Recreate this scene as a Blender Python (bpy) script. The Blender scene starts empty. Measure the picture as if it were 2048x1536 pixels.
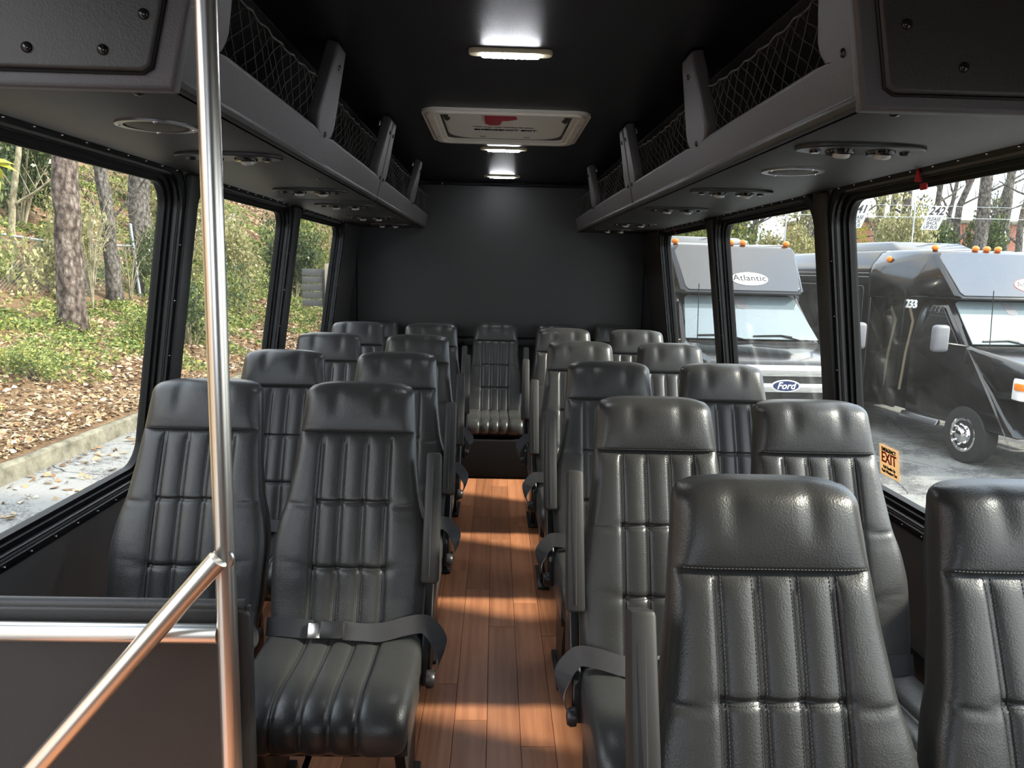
import bpy, bmesh, math, random
import numpy as np
from mathutils import Vector, Matrix

S = bpy.context.scene
COL = S.collection
R = math.radians

# ------------------------------------------------------------------ camera
F = 1500.0                       # focal length in pixels of the 2048x1536 frame
VPX, VPY, ROLL = 992.0, 537.0, R(1.2)
d = Vector(((VPX-1024)/F, -(VPY-768)/F, -1.0)).normalized()
u = Vector((math.sin(ROLL), math.cos(ROLL), 0.0)); u = (u-d*u.dot(d)).normalized()
xr = d.cross(u)
M = Matrix((xr, d, u))           # camera-to-world rotation (rows are bus axes in camera space)
cam = bpy.data.cameras.new('camera'); camo = bpy.data.objects.new('camera', cam); COL.objects.link(camo)
cam.sensor_width = 36.0; cam.lens = F/2048*36.0; cam.clip_start = 0.05; cam.clip_end = 400
camo.matrix_world = Matrix.Translation((0, 0, 1.33)) @ M.to_4x4()
S.camera = camo

# ------------------------------------------------------------------ sky, sun, exposure
W = bpy.data.worlds.new('sky'); S.world = W; W.use_nodes = True
nt = W.node_tree; nt.nodes.clear()
def wn(t, **k):
    n = nt.nodes.new(t)
    for a, b in k.items(): setattr(n, a, b)
    return n
tc = wn('ShaderNodeTexCoord'); mp = wn('ShaderNodeMapping'); mp.inputs['Scale'].default_value = (1, 1, 2.2)
no = wn('ShaderNodeTexNoise'); no.inputs['Scale'].default_value = 2.6; no.inputs['Detail'].default_value = 6; no.inputs['Roughness'].default_value = .55
rp = wn('ShaderNodeValToRGB'); rp.color_ramp.elements[0].position = .40; rp.color_ramp.elements[1].position = .60
rp.color_ramp.elements[0].color = (.60, .74, .95, 1); rp.color_ramp.elements[1].color = (1, .985, .95, 1)
bg = wn('ShaderNodeBackground'); bg.inputs['Strength'].default_value = 2.3
wo = wn('ShaderNodeOutputWorld')
for a, b in ((tc.outputs['Generated'], mp.inputs[0]), (mp.outputs[0], no.inputs['Vector']), (no.outputs['Fac'], rp.inputs[0]), (rp.outputs[0], bg.inputs[0]), (bg.outputs[0], wo.inputs[0])):
    nt.links.new(a, b)
SUN_EL, SUN_AZ = R(35), R(9)     # sun on the parked-bus side, a little ahead of the camera
sl = bpy.data.lights.new('sun', 'SUN'); sl.energy = 5.2; sl.angle = R(4.5); sl.color = (1.0, .93, .80)
so = bpy.data.objects.new('sun', sl); COL.objects.link(so)
tosun = Vector((math.cos(SUN_EL)*math.cos(SUN_AZ), -math.cos(SUN_EL)*math.sin(SUN_AZ), math.sin(SUN_EL)))
so.rotation_euler = tosun.to_track_quat('Z', 'Y').to_euler(); so.location = (30, -5, 22)
vs = S.view_settings
vs.view_transform = 'Standard'; vs.look = 'None'; vs.exposure = 1.05; vs.gamma = 1.0; vs.use_curve_mapping = False
S.display_settings.display_device = 'sRGB'
S.cycles.use_denoising = True
S.cycles.max_bounces = 8; S.cycles.transparent_max_bounces = 12; S.cycles.glossy_bounces = 4; S.cycles.diffuse_bounces = 4
S.cycles.use_adaptive_sampling = True; S.cycles.adaptive_threshold = .04
S.cycles.sample_clamp_indirect = 6.0

# ------------------------------------------------------------------ materials
MAT = {}
def mat(name, color=(.5,.5,.5), rough=.5, metal=0.0, spec=.5, coat=0.0, emit=None, estr=0.0):
    m = bpy.data.materials.new(name); m.use_nodes = True
    b = m.node_tree.nodes['Principled BSDF']
    b.inputs['Base Color'].default_value = (*color, 1); b.inputs['Roughness'].default_value = rough
    b.inputs['Metallic'].default_value = metal; b.inputs['Specular IOR Level'].default_value = spec
    b.inputs['Coat Weight'].default_value = coat; b.inputs['Coat Roughness'].default_value = .03
    if emit: b.inputs['Emission Color'].default_value = (*emit, 1); b.inputs['Emission Strength'].default_value = estr
    MAT[name] = m
    return m
def N(m, t, **k):
    n = m.node_tree.nodes.new(t)
    for a, b in k.items():
        if a in n.inputs: n.inputs[a].default_value = b
        else: setattr(n, a, b)
    return n
def L(m, a, b): m.node_tree.links.new(a, b)
def P(m): return m.node_tree.nodes['Principled BSDF']
def ramp(m, fac, stops):
    r = N(m, 'ShaderNodeValToRGB'); e = r.color_ramp.elements
    while len(e) < len(stops): e.new(.5)
    for x, (p, c) in zip(e, stops): x.position = p; x.color = (*c, 1)
    L(m, fac, r.inputs[0]); return r.outputs[0]
def coords(m, kind='Object', scale=(1,1,1)):
    if kind == 'World':
        g = N(m, 'ShaderNodeNewGeometry'); src = g.outputs['Position']
    else: src = N(m, 'ShaderNodeTexCoord').outputs[kind]
    mp = N(m, 'ShaderNodeMapping'); mp.inputs['Scale'].default_value = scale; L(m, src, mp.inputs[0]); return mp.outputs[0]
def noise(m, vec, scale, detail=4, rough=.5):
    n = N(m, 'ShaderNodeTexNoise', Scale=scale, Detail=detail, Roughness=rough); L(m, vec, n.inputs['Vector']); return n.outputs['Fac']
def bump(m, h, strength=.2, dist=.002, chain=None):
    b = N(m, 'ShaderNodeBump', Strength=strength, Distance=dist); L(m, h, b.inputs['Height'])
    if chain: L(m, chain, b.inputs['Normal'])
    L(m, b.outputs[0], P(m).inputs['Normal']); return b.outputs[0]
def grained(name, color, rough, scale=260, bstr=.25, wr=0.0, **k):      # leather / vinyl grain
    m = mat(name, color, rough, **k)
    v = coords(m); vo = N(m, 'ShaderNodeTexVoronoi', Scale=scale); L(m, v, vo.inputs['Vector'])
    nb = bump(m, vo.outputs['Distance'], bstr, .0012)
    if wr: bump(m, noise(m, v, 14, 3), wr, .02, nb)
    return m
grained('leather', (.032,.032,.0312), .36, 330, .20, .06)
grained('vinyl', (.030,.029,.028), .48, 260, .20)
grained('vinyl_led_lit', (.070,.066,.071), .52, 260, .25)  # same vinyl, made lighter and purplish to mimic LED light on the racks
grained('vinyl_ceiling', (.006,.006,.009), .40, 300, .25)
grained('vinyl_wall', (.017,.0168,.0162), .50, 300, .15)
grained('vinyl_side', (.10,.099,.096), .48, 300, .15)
P(MAT['leather']).inputs['Sheen Weight'].default_value = .04; P(MAT['leather']).inputs['Sheen Roughness'].default_value = .45
mat('thread', (.05,.05,.052), .6)
mat('plastic', (.016,.016,.017), .38)
mat('plastic_gloss', (.012,.012,.013), .12)
mat('armrest', (.030,.029,.028), .5)
m = mat('webbing', (.028,.027,.030), .55)
wv = N(m, 'ShaderNodeTexWave', Scale=260.0); L(m, coords(m), wv.inputs['Vector']); bump(m, wv.outputs['Fac'], .3, .0008)
mat('rubber', (.004,.004,.004), .5, spec=.3)
mat('alu_black', (.005,.005,.0055), .32, spec=.4)
mat('chrome', (.85,.85,.86), .08, 1.0)
mat('metal_grey', (.30,.30,.31), .35, 1.0)
mat('silver', (.75,.72,.66), .25, 1.0)
m = mat('steel', (.86,.83,.77), .30, 1.0)
bump(m, noise(m, coords(m, 'Object', (900, 900, 3)), 1.0, 2), .06, .0006)
mat('white_plastic', (.86,.83,.74), .40)
mat('beige_plastic', (.62,.55,.38), .40)
mat('hatch_dark', (.03,.022,.018), .4)
mat('red', (.45,.01,.025), .35)
mat('ink', (.010,.010,.010), .6)
mat('ink_red', (.60,.035,.02), .5)
mat('ink_brown', (.20,.06,.05), .5)
mat('paper', (.80,.80,.80), .5)
mat('sticker', (.72,.57,.40), .45)
m = MAT['sticker']; tl = N(m, 'ShaderNodeBsdfTranslucent'); tl.inputs[0].default_value = (.70,.54,.37,1); mx = N(m, 'ShaderNodeMixShader'); mx.inputs[0].default_value = .6; L(m, P(m).outputs[0], mx.inputs[1]); L(m, tl.outputs[0], mx.inputs[2]); L(m, mx.outputs[0], m.node_tree.nodes['Material Output'].inputs[0])
mat('foam', (.55,.25,.05), .8)
mat('led', (.9,.9,.9), .3, emit=(.93,.95,1.0), estr=90.0)
mat('led_lens', (.85,.86,.88), .15, emit=(.93,.95,1.0), estr=38.0)
mat('net', (.055,.052,.049), .7)
mat('grille_mesh', (.05,.048,.045), .45)
mat('frost', (.42,.42,.40), .25)
m = mat('speaker_mesh', (.06,.058,.054), .5)
vo = N(m, 'ShaderNodeTexVoronoi', Scale=420.0); L(m, coords(m), vo.inputs['Vector']); bump(m, vo.outputs['Distance'], .8, .002)
# printed wood-look floor planks
m = mat('plank', rough=.34)
oi = N(m, 'ShaderNodeObjectInfo'); v = coords(m, 'World', (1, 1, 1))
off = N(m, 'ShaderNodeVectorMath', operation='MULTIPLY_ADD'); L(m, oi.outputs['Random'], off.inputs[0]); off.inputs[1].default_value = (3.1, 17.0, 5.0); L(m, v, off.inputs[2])
st = N(m, 'ShaderNodeMapping'); st.inputs['Scale'].default_value = (26, 1.5, 1); L(m, off.outputs[0], st.inputs[0])
g1 = noise(m, st.outputs[0], 1.0, 5, .6)
w1 = N(m, 'ShaderNodeTexWave', Scale=.35, Distortion=16.0, Detail=3.0); w1.inputs['Detail Scale'].default_value = .8; L(m, st.outputs[0], w1.inputs['Vector'])
fi = N(m, 'ShaderNodeMapping'); fi.inputs['Scale'].default_value = (420, 9, 1); L(m, off.outputs[0], fi.inputs[0]); g2 = noise(m, fi.outputs[0], 1.0, 3, .6)
a1 = N(m, 'ShaderNodeMath', operation='MULTIPLY_ADD'); L(m, w1.outputs['Fac'], a1.inputs[0]); a1.inputs[1].default_value = .16; L(m, g1, a1.inputs[2])
a2 = N(m, 'ShaderNodeMath', operation='MULTIPLY_ADD'); L(m, g2, a2.inputs[0]); a2.inputs[1].default_value = .40; L(m, a1.outputs[0], a2.inputs[2])
c = ramp(m, a2.outputs[0], [(.30,(.20,.073,.034)), (.62,(.36,.140,.066)), (.90,(.47,.20,.098))])
hs = N(m, 'ShaderNodeHueSaturation'); mr = N(m, 'ShaderNodeMapRange'); mr.inputs['To Min'].default_value = .72; mr.inputs['To Max'].default_value = 1.22
L(m, oi.outputs['Random'], mr.inputs[0]); L(m, mr.outputs[0], hs.inputs['Value']); L(m, c, hs.inputs['Color']); L(m, hs.outputs[0], P(m).inputs['Base Color'])
bump(m, a2.outputs[0], .12, .001)
mat('subfloor', (.03,.013,.007), .6)
# carpet-covered box under the rear bench
m = mat('carpet', (.010,.0095,.010), .9, spec=.1); bump(m, noise(m, coords(m), 380, 2), .6, .003)
# window glass: clear pane with a thin film of dust
def glass(name, tint, dust):
    m = bpy.data.materials.new(name); m.use_nodes = True; m.node_tree.nodes.clear(); MAT[name] = m
    out = N(m, 'ShaderNodeOutputMaterial'); tr = N(m, 'ShaderNodeBsdfTransparent'); tr.inputs[0].default_value = (*tint, 1)
    gl = N(m, 'ShaderNodeBsdfGlossy', Roughness=.0); gl.inputs[0].default_value = (1, 1, 1, 1)
    lw = N(m, 'ShaderNodeLayerWeight', Blend=.5); pw = N(m, 'ShaderNodeMath', operation='POWER'); L(m, lw.outputs['Facing'], pw.inputs[0]); pw.inputs[1].default_value = 5.0
    fr = N(m, 'ShaderNodeMath', operation='MULTIPLY_ADD'); L(m, pw.outputs[0], fr.inputs[0]); fr.inputs[1].default_value = .93; fr.inputs[2].default_value = .035; mx = N(m, 'ShaderNodeMixShader'); L(m, fr.outputs[0], mx.inputs[0]); L(m, tr.outputs[0], mx.inputs[1]); L(m, gl.outputs[0], mx.inputs[2])
    df = N(m, 'ShaderNodeBsdfDiffuse'); df.inputs[0].default_value = (.8, .78, .72, 1)
    tl = N(m, 'ShaderNodeBsdfTranslucent'); tl.inputs[0].default_value = (.8, .78, .72, 1)
    dd = N(m, 'ShaderNodeMixShader'); dd.inputs[0].default_value = .5; L(m, df.outputs[0], dd.inputs[1]); L(m, tl.outputs[0], dd.inputs[2])
    n1 = noise(m, coords(m), 6, 5, .6); n2 = N(m, 'ShaderNodeTexVoronoi', Scale=170.0); L(m, coords(m), n2.inputs['Vector'])
    sp = N(m, 'ShaderNodeMath', operation='LESS_THAN'); L(m, n2.outputs['Distance'], sp.inputs[0]); sp.inputs[1].default_value = .10
    s2 = N(m, 'ShaderNodeMath', operation='MULTIPLY'); L(m, sp.outputs[0], s2.inputs[0]); s2.inputs[1].default_value = dust*1.5
    s1 = N(m, 'ShaderNodeMath', operation='MULTIPLY_ADD'); L(m, n1, s1.inputs[0]); s1.inputs[1].default_value = dust; L(m, s2.outputs[0], s1.inputs[2])
    fx = N(m, 'ShaderNodeMixShader'); L(m, s1.outputs[0], fx.inputs[0]); L(m, mx.outputs[0], fx.inputs[1]); L(m, dd.outputs[0], fx.inputs[2]); L(m, fx.outputs[0], out.inputs[0])
    return m
glass('pane', (.94,.95,.94), .02)
glass('pane_dusty', (.92,.935,.925), .013)

# ------------------------------------------------------------------ mesh helpers
def finish(me, smooth=40):
    if smooth:
        me.shade_smooth()
        if smooth < 180: me.set_sharp_from_angle(angle=R(smooth))
    me.update()
def mesh(name, verts, faces, smooth=40):
    me = bpy.data.meshes.new(name); me.from_pydata([tuple(v) for v in verts], [], [tuple(f) for f in faces]); finish(me, smooth); return me
def obj(name, me, m=None, parent=None, loc=None, rot=None):
    o = bpy.data.objects.new(name, me); COL.objects.link(o)
    if m is not None and me is not None and len(me.materials) == 0: me.materials.append(MAT[m] if isinstance(m, str) else m)
    if parent: o.parent = parent
    if loc is not None: o.location = loc
    if rot is not None: o.rotation_euler = rot
    return o
def tag(o, label, cat, group=None):
    o['label'] = label; o['category'] = cat
    if group: o['group'] = group
    return o
def thing(name, label, cat, loc=(0,0,0), rot=(0,0,0), group=None):
    o = bpy.data.objects.new(name, None); COL.objects.link(o); o.location = loc; o.rotation_euler = rot; o.empty_display_size = .05
    return tag(o, label, cat, group)
def struct(o): o['kind'] = 'structure'; return o
def copy_tree(o, parent=None):
    c = o.copy(); COL.objects.link(c); c.parent = parent
    for ch in list(o.children): copy_tree(ch, c)
    return c
_rb = {}
def rbox_geo(size, r, seg=2):
    k = (tuple(size), r, seg)
    if k not in _rb:
        bm = bmesh.new(); bmesh.ops.create_cube(bm, size=1.0)
        for v in bm.verts: v.co = Vector((v.co.x*size[0], v.co.y*size[1], v.co.z*size[2]))
        if r > 0: bmesh.ops.bevel(bm, geom=bm.edges[:], offset=min(r, min(size)*.49), segments=seg, profile=.5, affect='EDGES')
        bm.verts.index_update()
        _rb[k] = ([v.co.copy() for v in bm.verts], [[v.index for v in f.verts] for f in bm.faces]); bm.free()
    return _rb[k]
class G:                                            # collects geometry for ONE mesh object
    def __init__(s): s.v = []; s.f = []
    def add(s, vs, fs, mx=None):
        b = len(s.v); s.v += [(mx @ Vector(v)) if mx else Vector(v) for v in vs]; s.f += [[i+b for i in f] for f in fs]; return s
    def box(s, c, size, r=0.0, mx=None, seg=2):
        vs, fs = rbox_geo(size, r, seg); t = Matrix.Translation(c)
        return s.add(vs, fs, (mx @ t) if mx else t)
    def tube(s, pts, r, seg=10, cap=True, closed=False, flat=None):
        pts = [Vector(p) for p in pts]; n = len(pts); rs = r if isinstance(r, (list, tuple)) else [r]*n
        b = len(s.v); prev = None
        for i, p in enumerate(pts):
            if closed: t = (pts[(i+1) % n]-pts[i-1])
            else: t = pts[min(i+1, n-1)]-pts[max(i-1, 0)]
            t = t.normalized() if t.length > 1e-9 else Vector((0,0,1))
            if prev is None:
                a = Vector((0,0,1)) if abs(t.z) < .9 else Vector((1,0,0)); nx = t.cross(a).normalized()
            else: nx = (prev-t*prev.dot(t)).normalized()
            ny = t.cross(nx); prev = nx
            for k in range(seg):
                a = 2*math.pi*k/seg; s.v.append(p+(nx*math.cos(a)+ny*math.sin(a))*rs[i])
        m = n if closed else n-1
        for i in range(m):
            for k in range(seg):
                a0 = b+i*seg+k; a1 = b+i*seg+(k+1) % seg; j = (i+1) % n
                s.f.append([a0, a1, b+j*seg+(k+1) % seg, b+j*seg+k])
        if cap and not closed:
            s.f.append([b+k for k in range(seg)][::-1]); s.f.append([b+(n-1)*seg+k for k in range(seg)])
        return s
    def lathe(s, prof, seg=24, mx=None):            # prof [(r,z)]
        vs = []; fs = []
        for r, z in prof:
            for k in range(seg): a = 2*math.pi*k/seg; vs.append((r*math.cos(a), r*math.sin(a), z))
        for i in range(len(prof)-1):
            for k in range(seg): fs.append([i*seg+k, i*seg+(k+1) % seg, (i+1)*seg+(k+1) % seg, (i+1)*seg+k])
        fs.append([k for k in range(seg)][::-1]); fs.append([(len(prof)-1)*seg+k for k in range(seg)])
        return s.add(vs, fs, mx)
    def ball(s, c, r, sc=(1,1,1), seg=12, rings=8, mx=None):
        prof = []
        vs = [(0,0,-r*sc[2])]; fs = []
        for i in range(1, rings):
            a = math.pi*i/rings
            for k in range(seg): t = 2*math.pi*k/seg; vs.append((r*math.sin(a)*math.cos(t)*sc[0], r*math.sin(a)*math.sin(t)*sc[1], -r*math.cos(a)*sc[2]))
        vs.append((0,0,r*sc[2])); e = len(vs)-1
        for k in range(seg):
            fs.append([0, 1+(k+1) % seg, 1+k]); fs.append([e, e-seg+k, e-seg+(k+1) % seg])
        for i in range(rings-2):
            for k in range(seg): fs.append([1+i*seg+k, 1+i*seg+(k+1) % seg, 1+(i+1)*seg+(k+1) % seg, 1+(i+1)*seg+k])
        t = Matrix.Translation(c); return s.add(vs, fs, (mx @ t) if mx else t)
    def prism(s, poly, z0, z1, mx=None):            # polygon in XY extruded along Z
        n = len(poly); vs = [(x, y, z0) for x, y in poly]+[(x, y, z1) for x, y in poly]
        fs = [list(range(n))[::-1], list(range(n, 2*n))]+[[i, (i+1) % n, n+(i+1) % n, n+i] for i in range(n)]
        return s.add(vs, fs, mx)
    def ribbon(s, pts, wid, th=.0012, sub=5):       # strap: list of (point, width-vector), smoothed
        P_ = [(Vector(p), Vector(w)) for p, w in pts]; pts = []
        for i in range(len(P_)-1):
            q = [P_[max(0, min(len(P_)-1, i+j))] for j in (-1, 0, 1, 2)]
            for k in range(sub):
                t = k/sub; f = lambda a, b, c, d_: .5*((2*b)+(c-a)*t+(2*a-5*b+4*c-d_)*t*t+(3*b-a-3*c+d_)*t**3)
                pts.append((f(*[x[0] for x in q]), f(*[x[1] for x in q]).normalized()))
        pts.append(P_[-1])
        b = len(s.v); n = len(pts)
        for i, (p, w) in enumerate(pts):
            p = Vector(p); w = Vector(w); q = Vector(pts[min(i+1, n-1)][0])-Vector(pts[max(i-1, 0)][0]); nn = q.cross(w).normalized()*th
            s.v += [p-w*wid/2-nn, p+w*wid/2-nn, p+w*wid/2+nn, p-w*wid/2+nn]
        for i in range(n-1):
            for k in range(4): s.f.append([b+i*4+k, b+i*4+(k+1) % 4, b+(i+1)*4+(k+1) % 4, b+(i+1)*4+k])
        s.f.append([b+3, b+2, b+1, b]); e = b+(n-1)*4; s.f.append([e, e+1, e+2, e+3]); return s
    def me(s, name, smooth=40): return mesh(name, s.v, s.f, smooth)
    def obj(s, name, m, parent=None, smooth=40, **k): return obj(name, s.me(name, smooth), m, parent, **k)
def rrect(x0, x1, y0, y1, r, seg=6):
    pts = []
    for cx, cy, a0 in ((x1-r, y1-r, 0), (x0+r, y1-r, 90), (x0+r, y0+r, 180), (x1-r, y0+r, 270)):
        for k in range(seg+1): a = R(a0+90*k/seg); pts.append((cx+r*math.cos(a), cy+r*math.sin(a)))
    return pts
def ring(g, outer, inner, z0, z1, mx=None):         # plate with a hole: outer and inner loops of equal length
    n = len(outer); vs = []
    for lp, z in ((outer, z0), (inner, z0), (inner, z1), (outer, z1)): vs += [(x, y, z) for x, y in lp]
    fs = []
    for i in range(n):
        j = (i+1) % n
        for a in range(4): b = (a+1) % 4; fs.append([a*n+i, a*n+j, b*n+j, b*n+i])
    return g.add(vs, fs, mx)
def plate(loops, extrude, bevel, res=2):            # rounded flat plate from 2D loops, via a filled curve
    cu = bpy.data.curves.new('tmp', 'CURVE'); cu.dimensions = '2D'; cu.fill_mode = 'BOTH'; cu.extrude = extrude; cu.bevel_depth = bevel; cu.bevel_resolution = res
    for lp in loops:
        sp = cu.splines.new('POLY'); sp.points.add(len(lp)-1); sp.use_cyclic_u = True
        for p, (x, y) in zip(sp.points, lp): p.co = (x, y, 0, 1)
    o = bpy.data.objects.new('tmp', cu); COL.objects.link(o)
    me = bpy.data.meshes.new_from_object(o.evaluated_get(bpy.context.evaluated_depsgraph_get()))
    vs = [v.co.copy() for v in me.vertices]; fs = [list(p.vertices) for p in me.polygons]
    bpy.data.objects.remove(o); bpy.data.curves.remove(cu); bpy.data.meshes.remove(me)
    return vs, fs
def basis(o, x, y, z):                              # matrix with given origin and axes
    x, y, z = Vector(x), Vector(y), Vector(z)
    return Matrix(((x.x, y.x, z.x, o[0]), (x.y, y.y, z.y, o[1]), (x.z, y.z, z.z, o[2]), (0, 0, 0, 1)))
_fonts = {}
def text(name, body, size, m, parent, mx, shear=0.0, bold=0.0, sx=1.0, ext=.0006, spacing=1.0):
    cu = bpy.data.curves.new(name, 'FONT'); cu.body = body; cu.size = size; cu.align_x = 'CENTER'; cu.align_y = 'CENTER'; cu.extrude = ext; cu.offset = bold; cu.shear = shear; cu.space_character = spacing; cu.resolution_u = 3
    o = bpy.data.objects.new('tmp', cu); COL.objects.link(o)
    me = bpy.data.meshes.new_from_object(o.evaluated_get(bpy.context.evaluated_depsgraph_get())); bpy.data.objects.remove(o); bpy.data.curves.remove(cu)
    me.name = name; me.materials.clear(); me.transform(mx @ Matrix.Diagonal((sx, 1, 1, 1)))
    return obj(name, me, m, parent)

# ================================================================== bus body (structure)
XW = {-1: 1.03, 1: 1.11}                            # half width of the cabin at z = 1.15, walls lean in by 0.14 per metre
LEAN = .14; CZ = 1/math.hypot(1, LEAN)
YB = 5.45; ZC = 1.93; ZR = 1.60
def wallx(s, z): return s*(XW[s]+LEAN*(1.15-z))
def wallmx(s):                                      # local x along the bus, y up the wall, z into the cabin
    return basis((s*XW[s], 0, 1.15), (0, -s, 0), (-s*LEAN*CZ, 0, CZ), (-s*CZ, 0, -LEAN*CZ))
def vz(z): return (z-1.15)/CZ
GL = {-1: [(1.30, 2.36), (2.545, 3.60), (3.80, 4.83)], 1: [(.06, 1.06), (1.30, 2.355), (2.555, 3.62), (3.805, 4.85)]}
GZ0, GZ1 = .682, 1.555
YF = {-1: 1.10, 1: -1.5}
wn_ = 0; tn = 0
screw_me = G().ball((0,0,0), .0042, (1,1,.7), 8, 5).me('screw', 180)
def trim(name, g, m, smooth=40):
    global tn
    tn += 1; return struct(g.obj('trim_%d' % tn, m, None, smooth))
for s in (-1, 1):
    mx = wallmx(s); nm = 'left' if s < 0 else 'right'; g = G(); e = .028
    def U(y): return -s*y
    def slab(y0, y1, z0, z1, a=-.06, b=0.0, gg=None, r=0.0):
        (gg or g).box(((U(y0)+U(y1))/2, (vz(z0)+vz(z1))/2, (a+b)/2), (abs(y1-y0), vz(z1)-vz(z0), b-a), r, mx)
    slab(YF[s], YB+.05, -.05, GZ0-e); slab(YF[s], YB+.05, GZ1+e, ZC+.04)
    ys = [YF[s]]+[q for a, b in GL[s] for q in (a-e, b+e)]+[YB+.05]
    for i in range(0, len(ys), 2): slab(ys[i], ys[i+1], GZ0-e, GZ1+e)
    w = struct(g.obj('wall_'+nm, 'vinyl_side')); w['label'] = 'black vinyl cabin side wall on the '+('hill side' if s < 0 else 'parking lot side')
    for i, (y0, y1) in enumerate(GL[s]):
        wn_ += 1
        t = bpy.data.objects.new('window_%d' % wn_, None); COL.objects.link(t); t.empty_display_size = .05; struct(t)
        t['label'] = 'black framed bus window with rounded corners'
        t.location = (mx @ Vector(((U(y0)+U(y1))/2, 0, 0)))
        inv = Matrix.Translation(-t.location)
        lm = inv @ mx
        a, b = min(U(y0), U(y1)), max(U(y0), U(y1)); v0, v1 = vz(GZ0), vz(GZ1)
        def rr(o, r): return rrect(a-o, b+o, v0-o, v1+o, r, 7)
        f = G(); ring(f, rr(.040, .105), rr(.024, .094), -.040, -.002, lm); ring(f, rr(.055, .080), rr(.034, .108), -.004, .009, lm)
        fo = f.obj('frame', 'alu_black', t)
        q = G(); ring(q, rr(.014, .085), rr(.0, .075), -.052, -.030, lm); ring(q, rr(.027, .095), rr(.011, .085), -.046, -.018, lm); ring(q, rr(.053, .082), rr(.049, .086), .004, .012, lm)
        q.obj('gasket', 'rubber', t)
        pg = G(); lp = rr(.006, .08); pg.prism(lp, -.049, -.045, lm)
        pg.obj('pane', 'pane' if s < 0 else 'pane_dusty', t, 0)
        o = .043; k = 0
        per = []
        nx = int((b-a)/.105); ny = int((v1-v0)/.16)
        for j in range(nx+1): x = a+.03+(b-a-.06)*j/nx; per += [(x, v1+o), (x, v0-o)]
        for j in range(1, ny): y = v0+(v1-v0)*j/ny; per += [(a-o, y), (b+o, y)]
        for x, y in per:
            sc = obj('screw', screw_me, 'chrome', t, lm @ Vector((x, y, .009)))
    # padded pillars between windows
    edges = [q for ab in GL[s] for q in ab]
    for i in range(1, len(edges)-1, 2):
        g = G(); slab(edges[i]+.052, edges[i+1]-.052, .45, ZR, -.01, .024, g, .02); trim('p', g, 'vinyl')
    g = G(); slab(edges[-1]+.054, YB-.06, .45, ZR, -.01, .016, g, .012); trim('p', g, 'vinyl')
    # seat rail along the foot of the wall
    g = G(); slab(YF[s]+.02, 4.64, .235, .268, -.01, .030, g, .004); trim('rail', g, 'plastic')
    g = G(); slab(YF[s]+.02, 4.64, .0, .07, -.01, .012, g, .004); trim('rail', g, 'plastic')

# floor: wood-look planks on a dark base
fl = struct(G().box((.04, 2.0, -.030), (2.50, 7.0, .050)).obj('floor', 'subfloor')); fl['label'] = 'wood plank bus floor'
PW, PL = .0972, .92; rnd = random.Random(5); pcache = {}
for i in range(-12, 12):
    x0 = i*PW+.001; y = -.6-rnd.random()*PL
    if x0+PW/2 < -1.15 or x0+PW/2 > 1.22: continue
    while y < 4.65:
        a, b = max(y, -.6), min(y+PL, 4.652); y += PL
        if b-a < .02: continue
        k = round(b-a, 3)
        if k not in pcache: pcache[k] = G().box((0,0,-.0025), (PW-.0012, k-.0014, .005), .0008, None, 1).me('plank', 30)
        p = obj('plank', pcache[k], 'plank', fl, (x0+PW/2, (a+b)/2, 0))
# ceiling
ce = struct(G().box((.035, 2.0, ZC+.02), (2.15, 7.0, .04)).obj('ceiling', 'vinyl_ceiling')); ce['label'] = 'black vinyl ceiling'
# back wall with its seams and edge piping
bw = struct(G().box((.04, YB+.04, .98), (2.40, .08, 2.0)).obj('wall_back', 'vinyl_wall')); bw['label'] = 'black padded rear wall'
g = G(); vs_, fs_ = plate([rrect(-.985, 1.06, .84, 1.90, .03)], .006, .008); g.add(vs_, fs_, basis((0, YB-.008, 0), (1,0,0), (0,0,1), (0,-1,0))); obj('upper_panel', g.me('upper_panel'), 'vinyl_wall', bw)
g = G().box((.04, YB-.010, .795), (2.2, .02, .055), .004); obj('rub_strip', g.me('rub_strip'), 'vinyl_wall', bw)
for x in (.62, .245, -.22, -.6): obj('screw', screw_me, 'chrome', bw, (x, YB-.022, .795), (R(90), 0, 0)).scale = (1.4, 1.4, 1.4)
for s in (-1, 1):
    g = G().tube([(wallx(s, .5)-s*.075, YB-.012, .45), (wallx(s, ZR)-s*.075, YB-.012, ZR)], .007, 8); trim('pipe', g, 'plastic')
    g = G().tube([(s*.44+.05, YB-.014, 1.92), (s*.5+.04, YB-.014, ZR+.03), (s*.51+.04, YB-.014, ZR+.01), (s*.54+.04, YB-.014, ZR-.008), (wallx(s, ZR)-s*.03, YB-.014, ZR-.010)], .008, 8); trim('pipe', g, 'plastic')
g = G(); pts = [(-.5+i*.1, YB-.012+.004*math.sin(i*2.3), ZC-.012+.003*math.sin(i*1.7)) for i in range(12)]; g.tube(pts, .011, 8); trim('pipe', g, 'vinyl_ceiling')
# carpeted box that carries the rear bench
bx = G().box((.04, 5.05, .125), (2.24, .79, .25), .012).obj('bench_box', 'carpet'); tag(bx, 'black carpeted box under the rear row of seats', 'box')

# added unseen behind the camera to cut front light: narrowed windshield wall, door-side wall
g = G(); g.box((.04, -1.50, .45), (2.4, .06, 1.0)); g.box((.04, -1.50, 1.86), (2.4, .06, .24)); g.box((-.98, -1.50, 1.35), (.36, .06, .82)); g.box((.72, -1.50, 1.35), (1.04, .06, .82))
fw = struct(g.obj('wall_front', 'vinyl_wall')); fw['label'] = 'unseen black front wall added to limit the windshield light'
g = G(); g.box((-1.08, -.80, .95), (.06, 1.4, 2.0)); lf = struct(g.obj('wall_left_front', 'vinyl_wall')); lf['label'] = 'unseen black wall added ahead of the entry door to narrow the light'

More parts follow.
